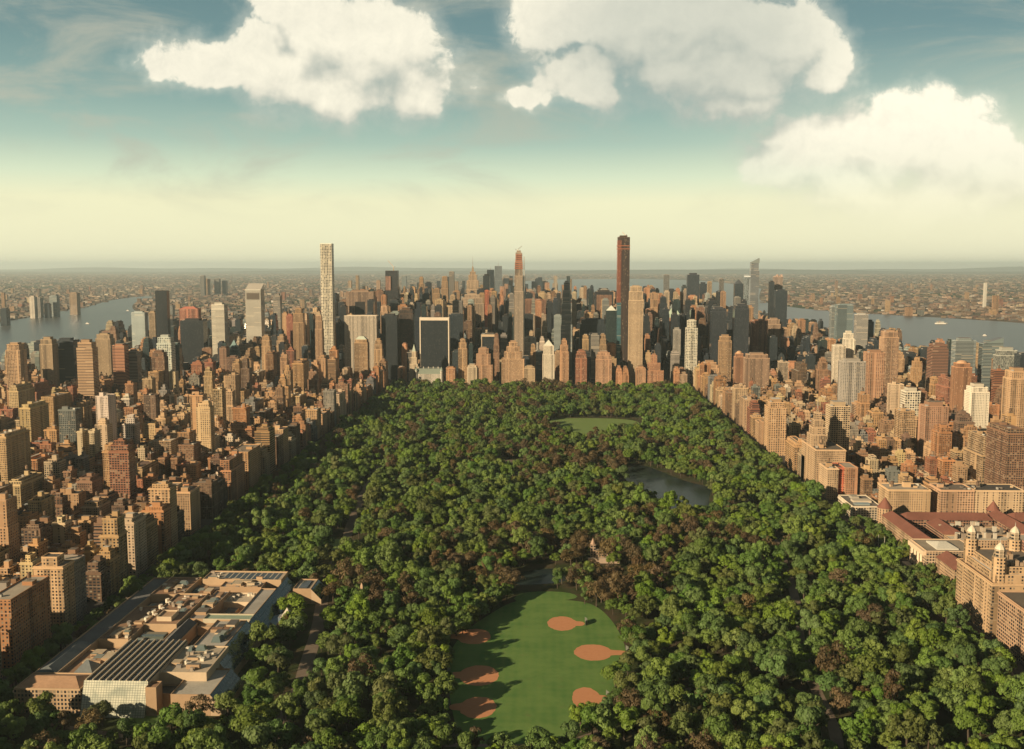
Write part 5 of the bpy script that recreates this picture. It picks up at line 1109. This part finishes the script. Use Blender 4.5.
for m in range(4):
    for sh in range(NS):
        cm = CROWNS[m * NS + sh]; tm = TRUNKS[sh]; me = cm.copy()
        nv, nf = len(cm.vertices), len(cm.polygons); a = np.empty(nv * 3, np.float32); cm.vertices.foreach_get('co', a); b = np.empty(len(tm.vertices) * 3, np.float32); tm.vertices.foreach_get('co', b)
        me = bpy.data.meshes.new('tree'); me.vertices.add(nv + len(tm.vertices)); me.vertices.foreach_set('co', np.concatenate([a, b])); nt = len(tm.polygons)
        me.loops.add((nf + nt) * 4); li = np.empty(nt * 4, np.int32); tm.loops.foreach_get('vertex_index', li); me.loops.foreach_set('vertex_index', np.concatenate([np.arange(nf * 4, dtype=np.int32), li + nv]))
        me.polygons.add(nf + nt); me.polygons.foreach_set('loop_start', np.arange(nf + nt, dtype=np.int32) * 4); me.materials.append(cm.materials[0]); me.materials.append(MATS['bark'])
        me.polygons.foreach_set('material_index', np.array([0] * nf + [1] * nt, np.int32)); me.update(); me.validate()
        src.objects.link(bpy.data.objects.new(f'tree_{"abcdefghijklmnopqrstuvwx"[m * NS + sh]}', me))
me = bpy.data.meshes.new('woodland'); me.vertices.add(len(pts)); me.vertices.foreach_set('co', np.array([t[:3] for t in pts], np.float32).ravel())
for nm, ty, val in (('pick', 'INT', [t[6] * NS + t[7] for t in pts]), ('turn', 'FLOAT', [t[5] for t in pts]), ('wide', 'FLOAT', [t[3] for t in pts]), ('high', 'FLOAT', [t[4] for t in pts])):
    me.attributes.new(nm, ty, 'POINT').data.foreach_set('value', np.array(val, np.int32 if ty == 'INT' else np.float32))
wood = bpy.data.objects.new('woodland', me); COL.objects.link(wood); tag(wood, 'dense mixed green and russet tree cover filling the park', 'woodland', None, 'stuff')
ng = bpy.data.node_groups.new('woodland', 'GeometryNodeTree'); ng.interface.new_socket('Geometry', in_out='INPUT', socket_type='NodeSocketGeometry'); ng.interface.new_socket('Geometry', in_out='OUTPUT', socket_type='NodeSocketGeometry')
gi = ng.nodes.new('NodeGroupInput'); go = ng.nodes.new('NodeGroupOutput'); ip = ng.nodes.new('GeometryNodeInstanceOnPoints'); ci = ng.nodes.new('GeometryNodeCollectionInfo')
ci.inputs[0].default_value = src; ci.inputs[1].default_value = True; ci.inputs[2].default_value = True; ip.inputs['Pick Instance'].default_value = True
def att(nm, ty):
    a = ng.nodes.new('GeometryNodeInputNamedAttribute'); a.data_type = ty; a.inputs[0].default_value = nm; return a.outputs[0]
cr, cs = ng.nodes.new('ShaderNodeCombineXYZ'), ng.nodes.new('ShaderNodeCombineXYZ'); L = ng.links.new
L(att('turn', 'FLOAT'), cr.inputs[2]); w = att('wide', 'FLOAT'); L(w, cs.inputs[0]); L(w, cs.inputs[1]); L(att('high', 'FLOAT'), cs.inputs[2])
L(gi.outputs[0], ip.inputs['Points']); L(ci.outputs[0], ip.inputs['Instance']); L(att('pick', 'INT'), ip.inputs['Instance Index']); L(cr.outputs[0], ip.inputs['Rotation']); L(cs.outputs[0], ip.inputs['Scale']); L(ip.outputs[0], go.inputs[0])
wood.modifiers.new('woodland', 'NODES').node_group = ng
# ------------------------------------------------------------------ light, sky, air
SAZ = math.radians(40); SEL = math.radians(20)             # the sun stands behind the viewer's left shoulder, low
sd = Vector((-math.cos(SAZ) * math.cos(SEL), -math.sin(SAZ) * math.cos(SEL), math.sin(SEL)))
sl = bpy.data.lights.new('sun', 'SUN'); sl.energy = 5.0; sl.angle = math.radians(.5); sl.color = (1.0, .78, .50)
so = bpy.data.objects.new('sun', sl); COL.objects.link(so); so.location = sd * 3000; so.rotation_euler = sd.to_track_quat('Z', 'Y').to_euler()
W = bpy.data.worlds.new('World'); SC.world = W; W.use_nodes = True; W.node_tree.nodes.clear(); t = NT(W.node_tree)
out = t.n('ShaderNodeOutputWorld'); bg = t.n('ShaderNodeBackground', {'Strength': .1}); W.node_tree.links.new(bg.outputs[0], out.inputs[0])
sky = t.n('ShaderNodeTexSky', sky_type='NISHITA', sun_disc=False, sun_elevation=SEL, sun_rotation=math.atan2(sd.x, sd.y), altitude=300, air_density=1.0, dust_density=2.0, ozone_density=1.5)
g = t.n('ShaderNodeTexCoord').outputs['Generated']; d = t.n('ShaderNodeSeparateXYZ', {0: g}); dx, dy, dz = d.outputs
el = t.m('MULTIPLY', t.m('ARCSINE', dz), 180 / math.pi)
# colour of the air by height above the horizon: cream, pale green, teal, then deep blue overhead
rp = t.ramp(t.m('DIVIDE', el, 60, clamp=True), [(0, (5.6, 5.35, 3.55)), (.060, (5.5, 5.35, 3.45)), (.082, (4.2, 4.75, 3.35)), (.112, (2.45, 3.3, 2.65)), (.15, (1.5, 2.35, 2.1)), (.20, (.95, 1.65, 1.62)), (.26, (.72, 1.28, 1.32)), (.36, (.28, .60, .78)), (1, (.08, .22, .38))])
sky_c = t.mix(.94, sky, rp)
sky_c = t.mix(1.0, sky_c, t.ramp(t.m('MULTIPLY_ADD', dy, .5, .5), [(0, (.30, .30, .32)), (.5, (.36, .36, .38)), (.78, (1, 1, 1))]), 'MULTIPLY')   # darkens the sky beside and behind the camera, to cut fill in shadows
# cumulus: clumps on the distant plane of the sky, edges broken by billowing noise
dyc = t.m('MAXIMUM', dy, .15); gx = t.m('DIVIDE', dx, dyc); gz = t.m('DIVIDE', dz, dyc)
pv = t.n('ShaderNodeCombineXYZ', {0: gx, 1: gz}).outputs[0]
def S(px, py): return ((px - 548) / F, (266 - py) / F)
BL = [(322, 34, 66, 44), (285, 70, 62, 38), (330, 100, 66, 30), (225, 68, 62, 34), (370, 60, 66, 46), (415, 90, 46, 36), (345, 92, 70, 34), (300, 95, 60, 30), (185, 75, 30, 22), (270, 20, 26, 24),
      (600, 25, 75, 50), (660, 58, 62, 40), (716, 70, 64, 42), (618, 58, 52, 36), (700, 25, 85, 42), (760, 45, 60, 38), (575, 85, 42, 34), (680, 75, 55, 34), (745, 76, 66, 36), (815, 72, 36, 24), (530, 95, 28, 18), (735, 108, 56, 24), (660, 20, 90, 40),
      (805, 158, 52, 34), (862, 134, 60, 34), (900, 142, 64, 44), (840, 190, 76, 42), (970, 195, 70, 40), (945, 165, 60, 40), (850, 180, 90, 46), (985, 175, 46, 30), (920, 205, 110, 46), (800, 185, 60, 36), (880, 215, 100, 34)]
def noise2(vec, sc, det=4, ro=.5, out=0, **k): return t.n('ShaderNodeTexNoise', {'Vector': vec, 'Scale': sc, 'Detail': det, 'Roughness': ro, **k}, noise_dimensions='2D').outputs[out]
def vadd(a, b): return t.n('ShaderNodeVectorMath', {0: a, 1: b}, operation='ADD').outputs[0]
def warp(v, sc, amp, det): return vadd(v, t.v('MULTIPLY', t.v('SUBTRACT', noise2(v, sc, det, .55, out=1), (.5, .5, .5)), (amp, amp * .8, 0)))
def billow(v):
    n1 = noise2(v, 10, 10, .62)
    w = warp(v, 18, .05, 6)
    vo = t.n('ShaderNodeTexVoronoi', {'Vector': w, 'Scale': 22.0, 'Detail': 4.0, 'Roughness': .66, 'Lacunarity': 2.3, 'Smoothness': .5}, feature='SMOOTH_F1', voronoi_dimensions='2D', normalize=True)
    return t.m('ADD', t.m('MULTIPLY', t.m('SUBTRACT', n1, .5), 2.0), t.m('MULTIPLY', t.m('SUBTRACT', .33, vo.outputs[0]), 1.9))
def blobs(v):
    f = None; v = warp(v, 12, .10, 4)
    for b in BL:
        c = S(b[0], b[1]); q = t.v('MULTIPLY', t.v('SUBTRACT', v, (*c, 0)), (F / b[2], F / b[3], 0)); e = t.m('SUBTRACT', 1, t.v('LENGTH', q, out=1))
        f = e if f is None else t.m('SMOOTH_MAX', f, e, .3)
    return t.m('SUBTRACT', f, .04)
off = t.v('ADD', pv, (-.006, .009, 0)); off2 = t.v('ADD', pv, (-.012, .04, 0))
b0 = blobs(pv); n0 = billow(pv); n1 = billow(off); b1 = blobs(off2)
core = t.ss(b0, .05, .45)
den = t.m('ADD', t.m('MULTIPLY', b0, 1.25), t.m('MULTIPLY', n0, t.m('MULTIPLY_ADD', core, -.36, .62)))
under = t.ss(t.m('SUBTRACT', b0, b1), -.5, .35)             # 0 along undersides, 1 along the tops
alpha = t.ss(den, -.14, t.m('MULTIPLY_ADD', under, -.50, .80))
alpha = t.m('MAXIMUM', alpha, t.m('MULTIPLY', t.ss(t.m('ADD', b0, t.m('MULTIPLY', n0, .3)), -.5, .25), .38))
rel = t.m('MINIMUM', t.m('MAXIMUM', t.m('SUBTRACT', n0, n1), -.8), .9)
lit = t.m('ADD', t.m('MULTIPLY_ADD', rel, .22, .20), t.m('MULTIPLY', under, .55))
lit = t.m('ADD', lit, t.m('MULTIPLY', t.ss(gx, .17, .30), .25), clamp=True)
cc = t.ramp(lit, [(0, (2.5, 2.75, 2.45)), (.3, (3.6, 3.65, 3.1)), (.6, (4.9, 4.7, 3.85)), (1, (6.4, 6.0, 4.8))])
dim = t.ss(t.v('LENGTH', t.v('MULTIPLY', t.v('SUBTRACT', pv, (*S(690, 50), 0)), (5.4, 9, 0)), out=1), .35, 1.1)
cc = t.mix(t.m('SUBTRACT', .55, t.m('MULTIPLY', dim, .55)), cc, (2.5, 2.8, 2.5))
# thin high wisps
wz = noise2(t.v('MULTIPLY', pv, (5, 16, 0)), 1, 8, .62, Distortion=.4); wa = t.m('MULTIPLY', t.ss(wz, .42, .75), t.ss(gz, .03, .12))
sky_c = t.mix(t.m('MULTIPLY', wa, .7), sky_c, (3.0, 3.0, 2.4))
glow = t.m('MULTIPLY', t.ss(gx, .05, .6), t.m('SUBTRACT', 1, t.ss(gz, .08, .24))); sky_c = t.mix(t.m('MULTIPLY', glow, .55), sky_c, (5.8, 5.5, 3.9))
fade = t.ss(gz, .015, .15); fwd = t.ss(dy, .2, .5)
sky_c = t.mix(t.m('MULTIPLY', t.m('MULTIPLY', alpha, fade), fwd), sky_c, cc)
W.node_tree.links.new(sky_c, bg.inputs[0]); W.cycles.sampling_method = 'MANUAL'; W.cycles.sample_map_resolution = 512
# air
m = bpy.data.materials.new('haze'); m.use_nodes = True; m.node_tree.nodes.clear(); t = NT(m.node_tree); o = t.n('ShaderNodeOutputMaterial')
pvn = t.n('ShaderNodeVolumePrincipled', {'Color': (.78, .95, 1.0, 1), 'Density': 2.2e-5, 'Anisotropy': .2}); t.t.links.new(pvn.outputs[0], o.inputs['Volume']); MATS['haze'] = m
mb = MB(); mb.box(-95000, 95000, -6000, 98000, -1, 640, (.5, .5, .5), 'haze'); mb.face([(-95000, 98000, -1), (95000, 98000, -1), (95000, -6000, -1), (-95000, -6000, -1)], (.5, .5, .5), 'haze')
o = mb.build('haze'); o['kind'] = 'stuff'; o['label'] = 'pale warm haze lying over the whole city'
SC.render.engine = 'CYCLES'; SC.cycles.use_denoising = True; SC.cycles.max_bounces = 5; SC.cycles.diffuse_bounces = 2; SC.cycles.glossy_bounces = 2; SC.cycles.transmission_bounces = 2; SC.cycles.volume_bounces = 1; SC.cycles.transparent_max_bounces = 4
SC.cycles.use_adaptive_sampling = False; SC.cycles.sample_clamp_indirect = 4
try: SC.cycles.denoiser = 'OPENIMAGEDENOISE'; SC.cycles.denoising_input_passes = 'RGB_ALBEDO_NORMAL'; SC.cycles.denoising_prefilter = 'ACCURATE'
except Exception: pass
SC.view_settings.view_transform = 'Standard'; SC.view_settings.look = 'None'; SC.view_settings.exposure = .8; SC.view_settings.gamma = 1; SC.view_settings.use_curve_mapping = False
print('script done', len(bpy.data.objects), round(time.time() - T0, 1))
